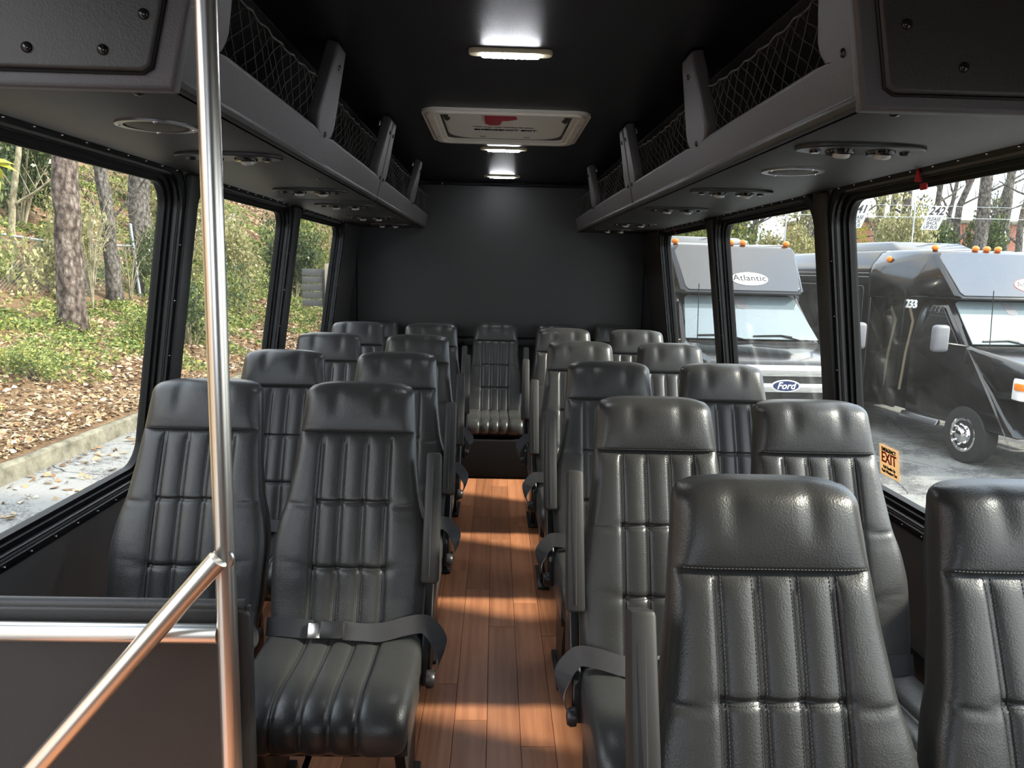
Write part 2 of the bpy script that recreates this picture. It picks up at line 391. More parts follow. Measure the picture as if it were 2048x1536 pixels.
# ================================================================== seats
CX = (-.09, -.03, .03, .09); GH = .0052
ZS1, ZS2, ZS3, ZT, ZBOT = .882, .7115, .5534, .998, .40
HW = [(.40,.190),(.45,.197),(.53,.2015),(.60,.2025),(.66,.193),(.71,.177),(.80,.164),(.88,.1565),(.95,.1505),(1.0,.146),(1.03,.143)]
def lerp(tab, z):
    if z <= tab[0][0]: return tab[0][1]
    for (a, p), (b, q) in zip(tab, tab[1:]):
        if z <= b:
            t = (z-a)/(b-a); return p+(q-p)*t
    return tab[-1][1]
def hwid(z): return (lerp(HW, z-.012)+lerp(HW, z)+lerp(HW, z+.012))/3
def sstep(a, b, x): t = min(1, max(0, (x-a)/(b-a))); return t*t*(3-2*t)
def yfront(z): return -.403*(1.02-z)-.010*math.sin(math.pi*min(1, max(0, (z-.40)/.5)))
def puff(x, edge):                                  # quilting across the seat; returns height above the seam line
    ax = abs(x)
    for c in CX:
        if abs(x-c) < GH: return -.0010+.0015*math.cos((x-c)/GH*math.pi/2)
    if ax < .09:
        k = ax-.0 if ax < .03 else ax-.03
        t = (x+.03)/.06 if ax < .03 else (ax-.03)/.06
        w = GH/.06; t = (t-w)/(1-2*w); return .0065*max(0, math.sin(math.pi*t))**.55
    t = (ax-.09-GH)/max(.02, edge-.09-GH); return .009*math.sin(math.pi*min(1, t**.55))**.7
def Dback(x, z, hw):
    if z <= ZS1:
        h = puff(x, hw)
        vz_ = 1.0-math.exp(-((ZS1-z)/.016)**2)
        h *= vz_
        if abs(x) < .09+GH:
            for q in (ZS2, ZS3): h -= .0068*math.exp(-((z-q)/.0055)**2)
        else:
            for q in (ZS2, ZS3): h -= .0035*math.exp(-((z-q)/.012)**2)*math.exp(-((abs(x)-.095)/.035)**2)
        for q, a in ((ZS2-.012, .0035), (ZS2-.034, .0020), (ZS3+.01, .0015)):              # soft folds at the sides
            if abs(x) > .10: h -= a*math.exp(-((z-q-.12*(abs(x)-.10))/.007)**2)*sstep(.10, .125, abs(x))*(1-sstep(.15, .19, abs(x)))
        h -= .004*math.exp(-((z-ZS1)/.005)**2)
        h += .006*sstep(.50, .41, z)
    else:
        t = (z-ZS1)/(ZT-ZS1); ax = abs(x)/hw
        h = .020*math.sin(math.pi*min(1, .08+t*.80))**.8*(1-ax**6)
        h -= .0055*math.exp(-((abs(x)-.060)/.017)**2)*sstep(.25, .75, t)
        h += .004*math.exp(-(x/.045)**2)*sstep(.3, .8, t)
        h -= .004*math.exp(-((z-ZS1)/.005)**2)
    return h
XI = sorted({0.0} | {s*q for s in (-1, 1) for c in (.03, .09) for q in (c-GH*2.2, c-GH*1.15, c-GH*.85, c, c+GH*.85, c+GH*1.15, c+GH*2.2)} | {s*q for s in (-1, 1) for q in (.010, .018, .048, .055, .060, .066, .073)})
def back_mesh(name, z0, z1, top):
    zs = []; z = z0
    while z < z1-1e-6:
        zs.append(z); z += .010
    zs += [z1]
    for q in (ZS1, ZS2, ZS3):
        zs += [q+o for o in (-.016, -.009, -.005, -.002, 0, .002, .005, .009, .016) if z0 < q+o < z1]
    rt = .024
    rows = [(q, 0, 0, 0) for q in sorted(set(round(q, 5) for q in zs)) if not (top and q > ZT-rt)]
    if top:
        for k in range(1, 8): a = R(90*k/7); rows.append((ZT-rt+rt*math.sin(a), rt*(1-math.cos(a)), rt*(1-math.cos(a))*.7, .017*(1-math.cos(a))))
    vs = []; n = None
    FR = (.10, .3, .5, .68, .82, .92, .975, 1.0)
    for z, df, db, dw in rows:
        hw = hwid(z)-dw; th = .088-.022*sstep(.6, 1.02, z); base = XI[-1]
        out = [base+(hw-base)*q for q in FR]
        xs = [-q for q in out[::-1]]+list(XI)+out
        rowf = []; rowb = []
        for x in xs:
            e = max(0, (abs(x)-(hw-.020))/.020); roll = .020*(1-math.sqrt(max(0, 1-min(1, e)**2)))
            zz = z+(.010*(1-(x/hw)**4))*sstep(.92, 1.0, z)
            y = yfront(z)+df+roll-Dback(x, z, hw)*(1-min(1, e))*(1-min(1, df/.03))
            rowf.append((x, y, zz)); eb = max(0, (abs(x)-(hw-.030))/.030)
            rowb.append((x*.985, yfront(z)+th-db-.030*(1-math.sqrt(max(0, 1-min(1, eb)**2))), zz))
        n = len(xs); vs += rowf+rowb[::-1]
    m_ = 2*n; fs = []
    for i in range(len(rows)-1):
        for k in range(m_): fs.append([i*m_+k, i*m_+(k+1) % m_, (i+1)*m_+(k+1) % m_, (i+1)*m_+k])
    def cap(i, flip):
        for k in range(n-1):
            f = [i*m_+k, i*m_+k+1, i*m_+m_-2-k, i*m_+m_-1-k]; fs.append(f if not flip else f[::-1])
    if top: cap(len(rows)-1, False)
    else: cap(0, True)
    return mesh(name, vs, fs, 50)
back_me = back_mesh('backrest', ZBOT, ZS1, False)
head_me = back_mesh('headrest', ZS1, ZT, True)
# cushion
CP = [(-.205,.398),(-.25,.400),(-.30,.399),(-.36,.400),(-.42,.404),(-.47,.407),(-.51,.406),(-.545,.399),(-.572,.385),(-.590,.365),(-.597,.342),(-.595,.318),(-.585,.300),(-.568,.290)]
def cprof():
    out = []
    for i in range(len(CP)-1):
        p0, p1, p2, p3 = (Vector((*CP[max(0, min(len(CP)-1, i+q))], 0)) for q in (-1, 0, 1, 2))
        for k in range(4):
            t = k/4; out.append(.5*((2*p1)+(p2-p0)*t+(2*p0-5*p1+4*p2-p3)*t*t+(3*p1-p0-3*p2+p3)*t**3))
    return out+[Vector((*CP[-1], 0))]
def cushion():
    pr = cprof(); vs = []; rows = len(pr); hw0 = .200
    FR = (.12, .32, .52, .70, .84, .93, .98, 1.0); fs = []
    for i, p in enumerate(pr):
        t = pr[min(i+1, rows-1)]-pr[max(i-1, 0)]; o = Vector((t.y, -t.x, 0)).normalized()   # up on top, forward at the nose
        hw = hw0-.006*sstep(.4, 1, i/rows); base = XI[-1]
        out = [base+(hw-base)*q for q in FR]; xs = [-q for q in out[::-1]]+list(XI)+out
        row = []
        f0 = 1-.9*sstep(.86, 1, i/(rows-1)); dish = .010*math.sin(math.pi*min(1, i/(rows*.62)))
        for x in xs:
            e = max(0, (abs(x)-(hw-.026))/.026); roll = .026*(1-math.sqrt(max(0, 1-min(1, e)**2)))
            h = puff(x, hw)*f0*(1-min(1, e))-roll-dish*(1-(x/hw)**2)
            q = p+o*h; row.append((x, q.x, q.y))
        a, b = row[0], row[-1]
        row = [(a[0], max(a[1], -.575), max(.288, a[2]-.075))]+row+[(b[0], max(b[1], -.575), max(.288, b[2]-.075))]
        n = len(row); vs += row
    for i in range(rows-1):
        for k in range(n-1): fs.append([i*n+k, (i+1)*n+k, (i+1)*n+k+1, i*n+k+1])
    return mesh('cushion', vs, fs, 60)
cush_me = cushion()
# stitching
def dash_me():
    g = G()
    def dash(p, q, r=.0008):
        p, q = Vector(p), Vector(q); t = (q-p); a = Vector((1,0,0)) if abs(t.normalized().x) < .9 else Vector((0,0,1)); n1 = t.cross(a).normalized()*r; n2 = t.cross(n1).normalized()*r
        b = len(g.v); g.v += [p+n1, p+n2, p-n1, p-n2, q+n1, q+n2, q-n1, q-n2]
        for k in range(4): g.f.append([b+k, b+(k+1) % 4, b+4+(k+1) % 4, b+4+k])
    def fp(x, z): hw = hwid(z); return (x, yfront(z)-Dback(x, z, hw)-.0006, z)
    for c in CX:
        for s in (-1, 1):
            x = c+s*(GH+.0006); z = .425
            while z < ZS1-.006: dash(fp(x, z), fp(x, z+.0036)); z += .0056
    for zq, lim in ((ZS2-.004, .09), (ZS3-.004, .09), (ZS1+.005, .140)):
        x = -lim
        while x < lim: dash(fp(x, zq), fp(x+.0036, zq)); x += .0056
    pr = cprof()
    return g.me('stitching', 0)
stitch_me = dash_me()
def lathe_x(g, prof, c, s, seg=16): g.lathe(prof, seg, basis(c, (0,1,0), (0,0,1), (s,0,0)))
def make_seat(arms=(), belt=1, lever=False, legs=True):
    t = bpy.data.objects.new('bus_seat', None); COL.objects.link(t); t.empty_display_size = .05
    bk = obj('backrest', back_me, 'leather', t); st = obj('stitching', stitch_me, 'thread', bk); st['kind'] = 'stuff'
    obj('headrest', head_me, 'leather', t)
    obj('cushion', cush_me, 'leather', t)
    g = G().box((0, -.375, .290), (.395, .36, .045), .012); g.box((0, -.17, .36), (.36, .10, .10), .02); g.obj('seat_pan', 'plastic', t)
    # rear shell
    g = G(); vs = []
    prof = [(.36, .19), (.45, .192), (.60, .195), (.70, .172), (.80, .160), (.90, .150), (.965, .138)]
    for z, w in prof: y = yfront(z)+.082-.018*sstep(.6, 1.02, z); vs += [(-w, y-.03, z), (-w*.94, y+.010, z), (0, y+.016, z), (w*.94, y+.010, z), (w, y-.03, z)]
    fs = [[i*5+k, i*5+k+1, (i+1)*5+k+1, (i+1)*5+k] for i in range(len(prof)-1) for k in range(4)]
    g.add(vs, fs); g.obj('back_shell', 'plastic', t)
    if legs:
        for s in (-1, 1):
            g = G(); g.prism([(-.50, .28), (-.14, .28), (-.20, .16), (-.24, .012), (-.40, .012), (-.43, .16)], -.012, .012, basis((s*.165, 0, 0), (0,1,0), (0,0,1), (1,0,0)))
            g.box((s*.165, -.32, .007), (.05, .24, .014), .003); g.obj('leg', 'plastic', t)
    for s in arms:
        g = G(); vs, fs = rbox_geo((.044, .060, .335), .009, 2)
        ang = math.atan2(.12, .32); mx = basis((s*.212, -.165, .685), (1,0,0), (0, math.cos(ang), -math.sin(ang)), (0, math.sin(ang), math.cos(ang)))
        v2 = []
        for v in vs:
            k = (v.z/.1675); v = v.copy(); v.x *= 1-.12*max(0, k); v.y = v.y*(1-.15*max(0, k))+.006*k*k; v2.append(v)
        g.add(v2, fs, mx); a = g.obj('armrest', 'armrest', t)
        g = G(); g.box((0, -.0265, -.01), (.002, .002, .28), 0, mx); g.obj('seam', 'thread', a)
        g = G(); vs, fs = plate([[(-.30, .30), (-.14, .30), (-.10, .40), (-.085, .50), (-.11, .535), (-.15, .52), (-.20, .43), (-.29, .37)]], .006, .006); g.add(vs, fs, basis((s*.208, 0, 0), (0,1,0), (0,0,1), (1,0,0))); g.obj('hinge_cover', 'plastic', t)
    sides = arms if arms else ((belt,) if belt else ())
    for s in arms:
        g = G(); lathe_x(g, [(.021, 0), (.022, .012), (.017, .020), (.006, .022)], (s*.216, -.345, .335), s); g.obj('recline_knob', 'plastic', t)
    if belt:
        s = belt; k = 1 if arms else .78
        pts = []
        def w(p, v): pts.append((p, Vector(v).normalized()))
        w((-s*.205, -.225, .405), (0, .4, 1)); w((-s*.17, -.262, .425), (0, .5, 1)); w((-s*.12, -.275, .428), (0, .5, 1)); w((-s*.075, -.275, .424), (0, .6, 1))
        a = G().ribbon(pts, .046)
        pts = []
        for p, v in (((-s*.01, -.275, .424), (0, .6, 1)), ((s*.05, -.282, .422), (0, .9, .7)), ((s*.10, -.285, .425), (0, .6, 1)), ((s*.155, -.277, .437), (0, .5, 1)), ((s*.195, -.268, .440), (.1*s, .5, 1)),
                     ((s*.215*k, -.268, .432), (.5*s, .5, .6)), ((s*.238*k, -.275, .405), (.8*s, .5, .2)), ((s*.247*k, -.288, .370), (.3*s, .9, 0)), ((s*.238*k, -.305, .340), (0, 1, -.3)), ((s*.224*k, -.322, .322), (0, 1, -.5))): w(p, v)
        a.ribbon(pts, .046); bo = a.obj('seat_belt', 'webbing', t, 60)
        b = G().box((0,0,0), (.060, .044, .016), .005, basis((-s*.024, -.285, .428), (1,0,0), (0,.55,.83), (0,-.83,.55))); b.obj('buckle', 'plastic', bo)
        b = G().box((0,0,0), (.034, .038, .009), .003, basis((-s*.068, -.285, .426), (1,0,0), (0,.55,.83), (0,-.83,.55))); bb = b.obj('latch_plate', 'silver', bo)
    if lever:
        g = G().tube([(-.02, -.50, .275), (-.02, -.585, .268), (-.022, -.625, .258)], .007, 8); g.ball((-.022, -.640, .254), .015, (1, 1.3, 1), 12, 8); g.obj('slide_lever', 'plastic_gloss', t, 60)
    return t
protoL = make_seat((1,), 1); protoR = make_seat((-1,), -1); protoWL = make_seat((), 1); protoWR = make_seat((), -1); protoC = make_seat((-1, 1), 0, legs=False); protoB = make_seat((), 0, legs=False)
first = make_seat((1,), 1, lever=True)
used = set()
def place(proto, x, y, label, group, sz=1.0, z=0.0, rz=0.0):
    o = proto if proto.name not in used else copy_tree(proto)
    used.add(proto.name)
    o.location = (x, y, z); o.scale = (1, 1, sz); o.rotation_euler = (0, 0, rz); tag(o, label, 'seat', group); return o
ORD = ['first', 'second', 'third', 'fourth', 'fifth']
for i, y in enumerate((2.05, 2.81, 3.57, 4.33)):
    place(first if i == 0 else protoL, -.365, y, 'black padded aisle seat, %s row behind the steel pole%s' % (ORD[i], ', belt buckled across it' if i == 0 else ''), 'seats on the pole side')
    place(protoWL, -.785, y, 'black padded bus seat against the hill-side window, %s row' % ORD[i], 'seats on the pole side')
for i, (y, x) in enumerate(((1.14, .435), (1.90, .417), (2.66, .412), (3.42, .394), (4.18, .386))):
    place(protoR, x, y, 'black padded bus seat on the aisle, %s row back on the parked-bus side, armrest raised' % ORD[i], 'seats on the parked-bus side')
    place(protoWR, (.855, .828, .820, .808, .795)[i], y, 'black padded bus seat against the window facing the parked buses, %s row back' % ORD[i], 'seats on the parked-bus side')
for x, y, p, lb in ((-.83, 5.30, protoB, 'end seat of the rear bench, in the corner by the hill-side window'), (-.425, 5.29, protoB, 'rear bench seat between the centre seat and the hill-side corner seat'),
                 (.008, 5.27, protoC, 'centre seat of the rear bench, facing straight down the aisle'), (.445, 5.30, protoB, 'rear bench seat between the centre seat and the parked-bus corner seat'), (.86, 5.30, protoB, 'end seat of the rear bench, in the corner on the parked-bus side')):
    place(p, x, y, 'black padded '+lb, 'seats of the rear bench', .945)

# ================================================================== luggage racks
RB = {-1: .51, 1: .576}; RT = {-1: .437, 1: .516}   # inner face of the rack at its foot and at the ceiling
btn_me = G().ball((0,0,0), .0085, (1,1,.6), 12, 6).me('button', 180)
def rackmx(s):
    up = Vector((-s*(RB[s]-RT[s]), 0, ZC-.018-ZR)); hgt = up.length; up.normalize()
    y = Vector((0, -s, 0)); return basis((s*RB[s], 0, ZR), y, up, y.cross(up)), hgt
def rack(s, y0, y1, posts, label, front=False):
    t = thing('luggage_rack', label, 'luggage rack', (s*RB[s], y0, ZR), group='overhead luggage racks')
    inv = Matrix.Translation(-t.location); mx, H = rackmx(s); mx = inv @ mx
    sg = -s
    # comb-shaped fascia: band with posts and rounded roots
    b = .088; r = .045; y0_, y1_ = y0, y1; y0 += .011; y1 -= .011; xs = [(max(a, y0), min(c, y1)) for a, c in posts]
    up = []
    for k, (a, c) in enumerate(xs):
        if a > y0+.001:
            up += [(a-r*math.cos(R(q)), b+r-r*math.sin(R(q))) for q in (90, 67, 45, 22, 0)]
        up += [(a+.004, H), (c-.004, H)]
        if c < y1-.001:
            up += [(c+r*math.cos(R(q)), b+r-r*math.sin(R(q))) for q in (0, 22, 45, 67, 90)]
    loop = [(y1, .008), (y0, .008)]+up
    if xs[-1][1] < y1-.001: loop += [(y1, b)]
    loop = [(sg*x, y) for x, y in loop]
    vs, fs = plate([loop], .010, .010, 3)
    f = G().add(vs, fs, mx @ Matrix.Translation((0, 0, -.018))); fo = f.obj('fascia', 'vinyl_led_lit', t, 50)
    for a, c in xs:
        for w_ in (b+.004, H-.045):
            obj('button', btn_me, 'plastic_gloss', fo, mx @ Vector((sg*(a+c)/2, w_, .0015)), None).rotation_euler = (0, R(-s*100), 0)
    y0, y1 = y0_, y1_
    # underside
    w = wallx(s, ZR)-s*.006
    x0, x1 = s*(RB[s]-.008), w
    g = G().box(((x0+x1)/2, (y0+y1)/2, ZR+.010), (abs(x1-x0), y1-y0-.004, .024), .010); g.v = [inv @ v for v in g.v]; uo = g.obj('underside', 'vinyl', t)
    g = G().box((s*(RB[s]+.012), (y0+y1)/2, ZR+.016), (.036, y1-y0-.004, .036), .014, None, 3); g.v = [inv @ v for v in g.v]; g.obj('edge_roll', 'vinyl_led_lit', t)
    # netting, one net for each opening, with a bead cord along its top
    ends = [q for ac in xs for q in ac]
    opens = [(ends[i], ends[i+1]) for i in range(1, len(ends)-1, 2)]
    if xs[-1][1] < y1-.05: opens.append((xs[-1][1], y1))
    for a, c in opens:
        n = G(); z0 = b-.01; top = .232; dz = -.030; L_ = c-a; cell = .058; nn = int(L_/cell); rr = random.Random(int(a*100)+s)
        def sag(q): return top-.020*math.sin(math.pi*q/L_)**.5 if 0 < q < L_ else top
        rows_ = 6
        def pt(i, j):
            q = min(L_-.002, max(.002, L_*i/nn)); h = z0+(sag(q)-z0)*j/rows_
            return mx @ Vector((sg*(a+q+((rr.random()-.5)*.004)), h+(rr.random()-.5)*.003, dz+.004*math.sin(i*.9+j)))
        grid = [[pt(i+(.5 if j % 2 else 0), j) for i in range(nn+1)] for j in range(rows_+1)]
        for j in range(rows_):
            for i in range(nn+1):
                for k in ((i, i-1) if j % 2 == 0 else (i, i+1)):
                    if 0 <= k <= nn: n.tube([grid[j][i], grid[j+1][k]], .0012, 4, False)
        cord = [mx @ Vector((sg*(a+L_*i/(nn*2)), sag(L_*i/(nn*2))+.003*math.sin(i*1.9), dz+.003*math.cos(i*1.9))) for i in range(nn*2+1)]
        n.tube(cord, .0028, 6); no_ = n.obj('net', 'net', t, 60)
    for a, c in xs:                                   # ceiling brackets behind the posts
        g = G().box((sg*((a+c)/2), H-.018, -.045), (.022, .026, .012), .002, mx); g.box((sg*(a+.008), H*.62, -.034), (.010, .20, .004), 0, mx); g.obj('bracket', 'silver', t)
    # ribbed lining where ceiling meets wall
    g = G(); xa, xb = s*(RT[s]+.14), wallx(s, 1.72)-s*.01
    vs = [(xa, y0, ZC-.006), (xa, y1, ZC-.006), (xb, y1, 1.74), (xb, y0, 1.74), (xa, y0, ZC-.001), (xa, y1, ZC-.001), (xb, y1, 1.76), (xb, y0, 1.76)]
    g.add(vs, [[0,1,2,3], [7,6,5,4], [0,4,5,1], [3,2,6,7], [0,3,7,4], [1,5,6,2]], inv); g.obj('lining', 'ribbed', t)
    if front:                                         # padded end panel facing the camera
        X0, X1 = s*(RB[s]+.002), wallx(s, ZR)-s*.01
        em = inv @ basis((0, y0-.002, 0), (1,0,0), (0,0,1), (0,-1,0))
        top_in = s*(RT[s]+.004)
        def q(x, z): return (x, z)
        out = [(X0, ZR-.002), (X1, ZR-.002), (wallx(s, ZC)-s*.01, ZC-.004), (top_in, ZC-.004)]
        vs, fs = plate([out], .006, .008, 3); g = G().add(vs, fs, em @ Matrix.Translation((0, 0, -.010))); g.obj('end_frame', 'vinyl_led_lit', t, 50)
        k = .034; sl = (RB[s]-RT[s])/(ZC-ZR)
        inn = [(X0+s*(k-.005), ZR+k-.006), (X0+s*(k+.004), ZR+k-.012), (X1, ZR+k-.012), (wallx(s, ZC)-s*.012, ZC-.008), (top_in+s*(k-.002), ZC-.008)]
        vs, fs = plate([inn], .003, .006, 3); g = G().add(vs, fs, em @ Matrix.Translation((0, 0, .004))); ep = g.obj('end_panel', 'vinyl', t, 50)
        # dark joint round the padded panel
        g = G().tube([em @ Vector((x, z, .006)) for x, z in ((X1, ZR+k-.020), (X0+s*(k+.004), ZR+k-.020), (X0+s*(k-.010), ZR+k-.012), (top_in+s*(k-.012), ZC-.006))], .0032, 6); g.obj('joint', 'rubber', t)
        for bx_, bz_ in (((-.542, 1.698), (-.606, 1.645), (-.72, 1.645), (-.72, 1.77)) if s < 0 else ((.623, 1.716), (.719, 1.656), (.84, 1.656), (.80, 1.78))):
            obj('button', btn_me, 'plastic_gloss', ep, em @ Vector((bx_, bz_, .014))).rotation_euler = (R(90), 0, 0)
        obj('button', btn_me, 'plastic_gloss', uo, inv @ Vector((s*(RB[s]+.075), y0+.05, ZR-.003)))
    for fy in ((.62,) if front else (.35,)):
        obj('button', btn_me, 'plastic_gloss', uo, inv @ Vector((s*(RB[s]+.06), y0+(y1-y0)*fy, ZR-.002))).scale = (1, 1, .5)
    return t
m = grained('ribbed', (.012,.012,.014), .6, 300, .1)
wv = N(m, 'ShaderNodeTexWave', Scale=55.0); wv.bands_direction = 'Y'; L(m, coords(m), wv.inputs['Vector']); bump(m, wv.outputs['Fac'], .8, .004)
rack(-1, 1.235, 3.235, [(1.235, 1.36), (2.15, 2.235), (3.165, 3.235)], 'padded black overhead rack nearest the steel pole, net-fronted, with buttoned end panel', True)
rack(-1, 3.240, 5.430, [(3.240, 3.315), (4.385, 4.455)], 'padded black overhead rack over the hill-side windows, far unit meeting the rear wall')
rack(1, 1.225, 3.235, [(1.225, 1.315), (2.13, 2.225), (3.165, 3.235)], 'padded black overhead rack above the parked-bus windows, near unit with buttoned end panel', True)
rack(1, 3.240, 5.430, [(3.240, 3.315), (4.395, 4.465)], 'padded black overhead rack above the parked-bus windows, far unit meeting the rear wall')

# vent-and-reading-light panels and speakers under the racks
def vent_panel(x, y, label, L_=.262, w=.105):
    t = thing('reading_light_panel', label, 'light panel', (x, y, ZR), group='vent and reading light panels under the racks')
    lens = []
    for k in range(28):
        a = 2*math.pi*k/28; lens.append((L_/2*math.copysign(abs(math.cos(a))**.8, math.cos(a)), w/2*math.copysign(abs(math.sin(a))**.9, math.sin(a))))
    vs, fs = plate([lens], .003, .004, 3); G().add(vs, fs, Matrix.Translation((0,0,-.004))).obj('body', 'plastic', t, 50)
    for sx in (-.043, .043):
        g = G(); g.lathe([(.026, -.012), (.029, -.006), (.029, 0)], 20, Matrix.Translation((sx, 0, -.006))); v = g.obj('air_nozzle', 'plastic_gloss', t)
        g = G(); g.lathe([(.012, -.020), (.017, -.017), (.018, -.010)], 16, Matrix.Translation((sx+.004, -.002, -.006)) @ Matrix.Rotation(R(14), 4, 'X')); g.obj('nozzle_lens', 'frost', v)
    for sx in (-.095, .095):
        g = G(); g.lathe([(.008, -.012), (.011, -.009), (.012, -.003)], 14, Matrix.Translation((sx, 0, -.005))); g.obj('switch', 'plastic_gloss', t)
PO = ['nearest', 'second', 'third', 'fourth', 'fifth']
for i, (x, y) in enumerate(((-.682, 1.98), (-.684, 2.83), (-.685, 3.47), (-.70, 4.25), (-.70, 4.95))): vent_panel(x, y, 'slim black vent and light panel under the hill-side rack, %s from the pole' % PO[i])
for i, (x, y) in enumerate(((.752, 1.60), (.757, 2.48), (.750, 3.20), (.750, 4.22), (.750, 4.90))): vent_panel(x, y, 'slim black vent and light panel under the parked-bus rack, %s from the front end' % PO[i])
def speaker(x, y, label, a=.078, b=.074):
    t = thing('ceiling_speaker', label, 'speaker', (x, y, ZR), group='speakers under the racks')
    lp = [(a*math.cos(2*math.pi*k/40), b*math.sin(2*math.pi*k/40)) for k in range(40)]; li = [(p*.80, q*.80) for p, q in lp]
    g = G(); ring(g, lp, li, -.006, .0); g.obj('bezel', 'metal_grey', t)
    g = G(); g.ball((0,0,0), 1, (a*.81, b*.81, .010), 24, 8); g.obj('grille', 'speaker_mesh', t)
    for k in range(4): q = R(20+90*k); obj('screw', screw_me, 'plastic_gloss', t, (a*.9*math.cos(q), b*.9*math.sin(q), -.006)).scale = (1.2, 1.2, 1)
speaker(-.688, 1.585, 'oval black speaker under the rack beside the steel pole')
speaker(.762, 1.985, 'oval black speaker under the rack on the parked-bus side')

# ================================================================== ceiling lights and roof hatch
def dome(x, y, label):
    t = thing('ceiling_light', label, 'ceiling light', (x, y, ZC), group='LED ceiling lights')
    vs, fs = plate([rrect(-.113, .113, -.020, .020, .018, 8)], .003, .004, 3); G().add(vs, fs, Matrix.Translation((0,0,-.006))).obj('housing', 'beige_plastic', t, 50)
    vs, fs = plate([rrect(-.078, .078, -.016, .016, .006, 4)], .003, .003, 2); G().add(vs, fs, Matrix.Translation((0,0,-.012))).obj('lens', 'led_lens', t, 50)
    for k in range(7):
        for j in (-1, 1): obj('led', led_me, 'led', t, (-.048+.016*k, j*.008, -.0182))
led_me = G().ball((0,0,0), .0055, (1,1,.5), 8, 5).me('led', 180)
dome(.028, 2.20, 'bright LED ceiling light nearest, ahead of the roof hatch')
dome(.026, 3.90, 'LED ceiling light just behind the roof hatch')
dome(.027, 5.02, 'LED ceiling light farthest back, next to the rear wall')
t = thing('roof_hatch', 'cream roof emergency exit hatch with red handle', 'roof hatch', (.028, 3.345, ZC))
hx, hy = .33, .372
def rr2(o, r): return rrect(-hx+o, hx-o, -hy+o, hy-o, r, 6)
g = G(); ring(g, rr2(0, .07), rr2(.020, .06), -.010, .002); ring(g, rr2(.020, .06), rr2(.045, .05), -.018, .0); ring(g, rr2(.045, .05), rr2(.060, .045), -.011, .05); g.obj('frame', 'white_plastic', t)
g = G(); ring(g, rr2(.058, .045), rr2(.066, .04), .0, .075); g.prism(rr2(.060, .045), .07, .08); g.obj('shaft', 'white_plastic', t)
vs, fs = plate([rrect(-.243, .243, -.29, .255, .11, 8)], .018, .014, 3); lid = G().add(vs, fs, Matrix.Translation((0,0,.026))).obj('lid', 'white_plastic', t, 60)
g = G(); g.ball((0,0,0), 1, (.115, .13, .003), 24, 10, Matrix.Translation((.0, -.20, -.004))); g.obj('recess', 'white_plastic', lid, 180)
h = G(); vs, fs = plate([[(-.055, .0), (-.070, -.03), (-.070, -.17), (.045, -.17), (.052, -.13), (.02, -.10), (-.005, -.095), (-.010, -.02), (-.022, .0)]], .002, .003, 2); h.add(vs, fs, Matrix.Translation((-.012, -.125, -.0125))); h.obj('handle', 'red', lid, 60)
for s in (-1, 1):
    g = G().tube([(s*.225, -.28, .04), (s*.245, -.25, .004), (s*.238, -.20, -.004), (s*.215, -.16, .04)], .014, 8); g.obj('hinge', 'hatch_dark', t)
    for yy in (-.18, .16): obj('screw', screw_me, 'chrome', t, (s*.297, yy, -.018))
dn = lambda x, y, z: basis((x, y, z), (1,0,0), (0,-1,0), (0,0,-1))   # lettering that faces down and reads from the front of the bus
g = G().box((0, .030, -.0066), (.285, .045, .0008)); g.obj('label_strip', 'paper', lid)
text('lettering', 'EMERGENCY EXIT', .043, 'ink', lid, basis((0, .030, -.0078), (1,0,0), (0,-1,0), (0,0,-1)), bold=.0015, sx=.78)
text('lettering', 'TURN THEN PUSH HANDLE TO OPEN', .019, 'ink_brown', lid, basis((-.01, -.028, -.0072), (1,0,0), (0,-1,0), (0,0,-1)), bold=.0005, sx=.80)
for x in (-.10, .10): g = G().box((x, .205, -.004), (.028, .010, .006)); g.obj('slot', 'hatch_dark', lid)

# ================================================================== grab rails and modesty panel
t = thing('grab_rail', 'brushed stainless steel pole with welded cross rail and slanting handrail', 'grab rail', (-.441, 1.2, 0))
vp_ = G().tube([(0, 0, .0), (0, 0, ZC-.006)], .0168, 28).obj('pole', 'steel', t, 60)
G().tube([(-.015, 0, .708), (-.565, 0, .708)], .0165, 24).obj('cross_rail', 'steel', t, 60)
G().tube([(-.002, -.026, .850), (-.274, -.090, .528), (-.58, -.160, .165)], .0172, 24).obj('handrail', 'steel', t, 60)
g = G(); g.lathe([(.0175, -.003), (.0195, 0), (.0175, .003)], 24, basis((0, -.010, .845), (1,0,0), (0,0,1), (0,-1,0))); g.obj('weld', 'steel', t)
g = G(); g.lathe([(.032, 0), (.032, .004), (.020, .008)], 24); g.obj('floor_flange', 'steel', t)
t = thing('modesty_panel', 'black vinyl covered divider panel behind the steel rails', 'panel', (-.74, 1.236, 0))
vs, fs = plate([rrect(-.33, .322, .03, .735, .010, 3)], .006, .006, 3); G().add(vs, fs, basis((0,0,0), (1,0,0), (0,0,1), (0,-1,0))).obj('board', 'vinyl', t, 50)
G().tube([(-.33, 0, .742), (.318, 0, .742)], .011, 10).obj('edge_roll', 'vinyl', t, 60)
G().tube([(.322, 0, .742), (.322, 0, .03)], .0065, 8).obj('edge_trim', 'vinyl', t, 60)

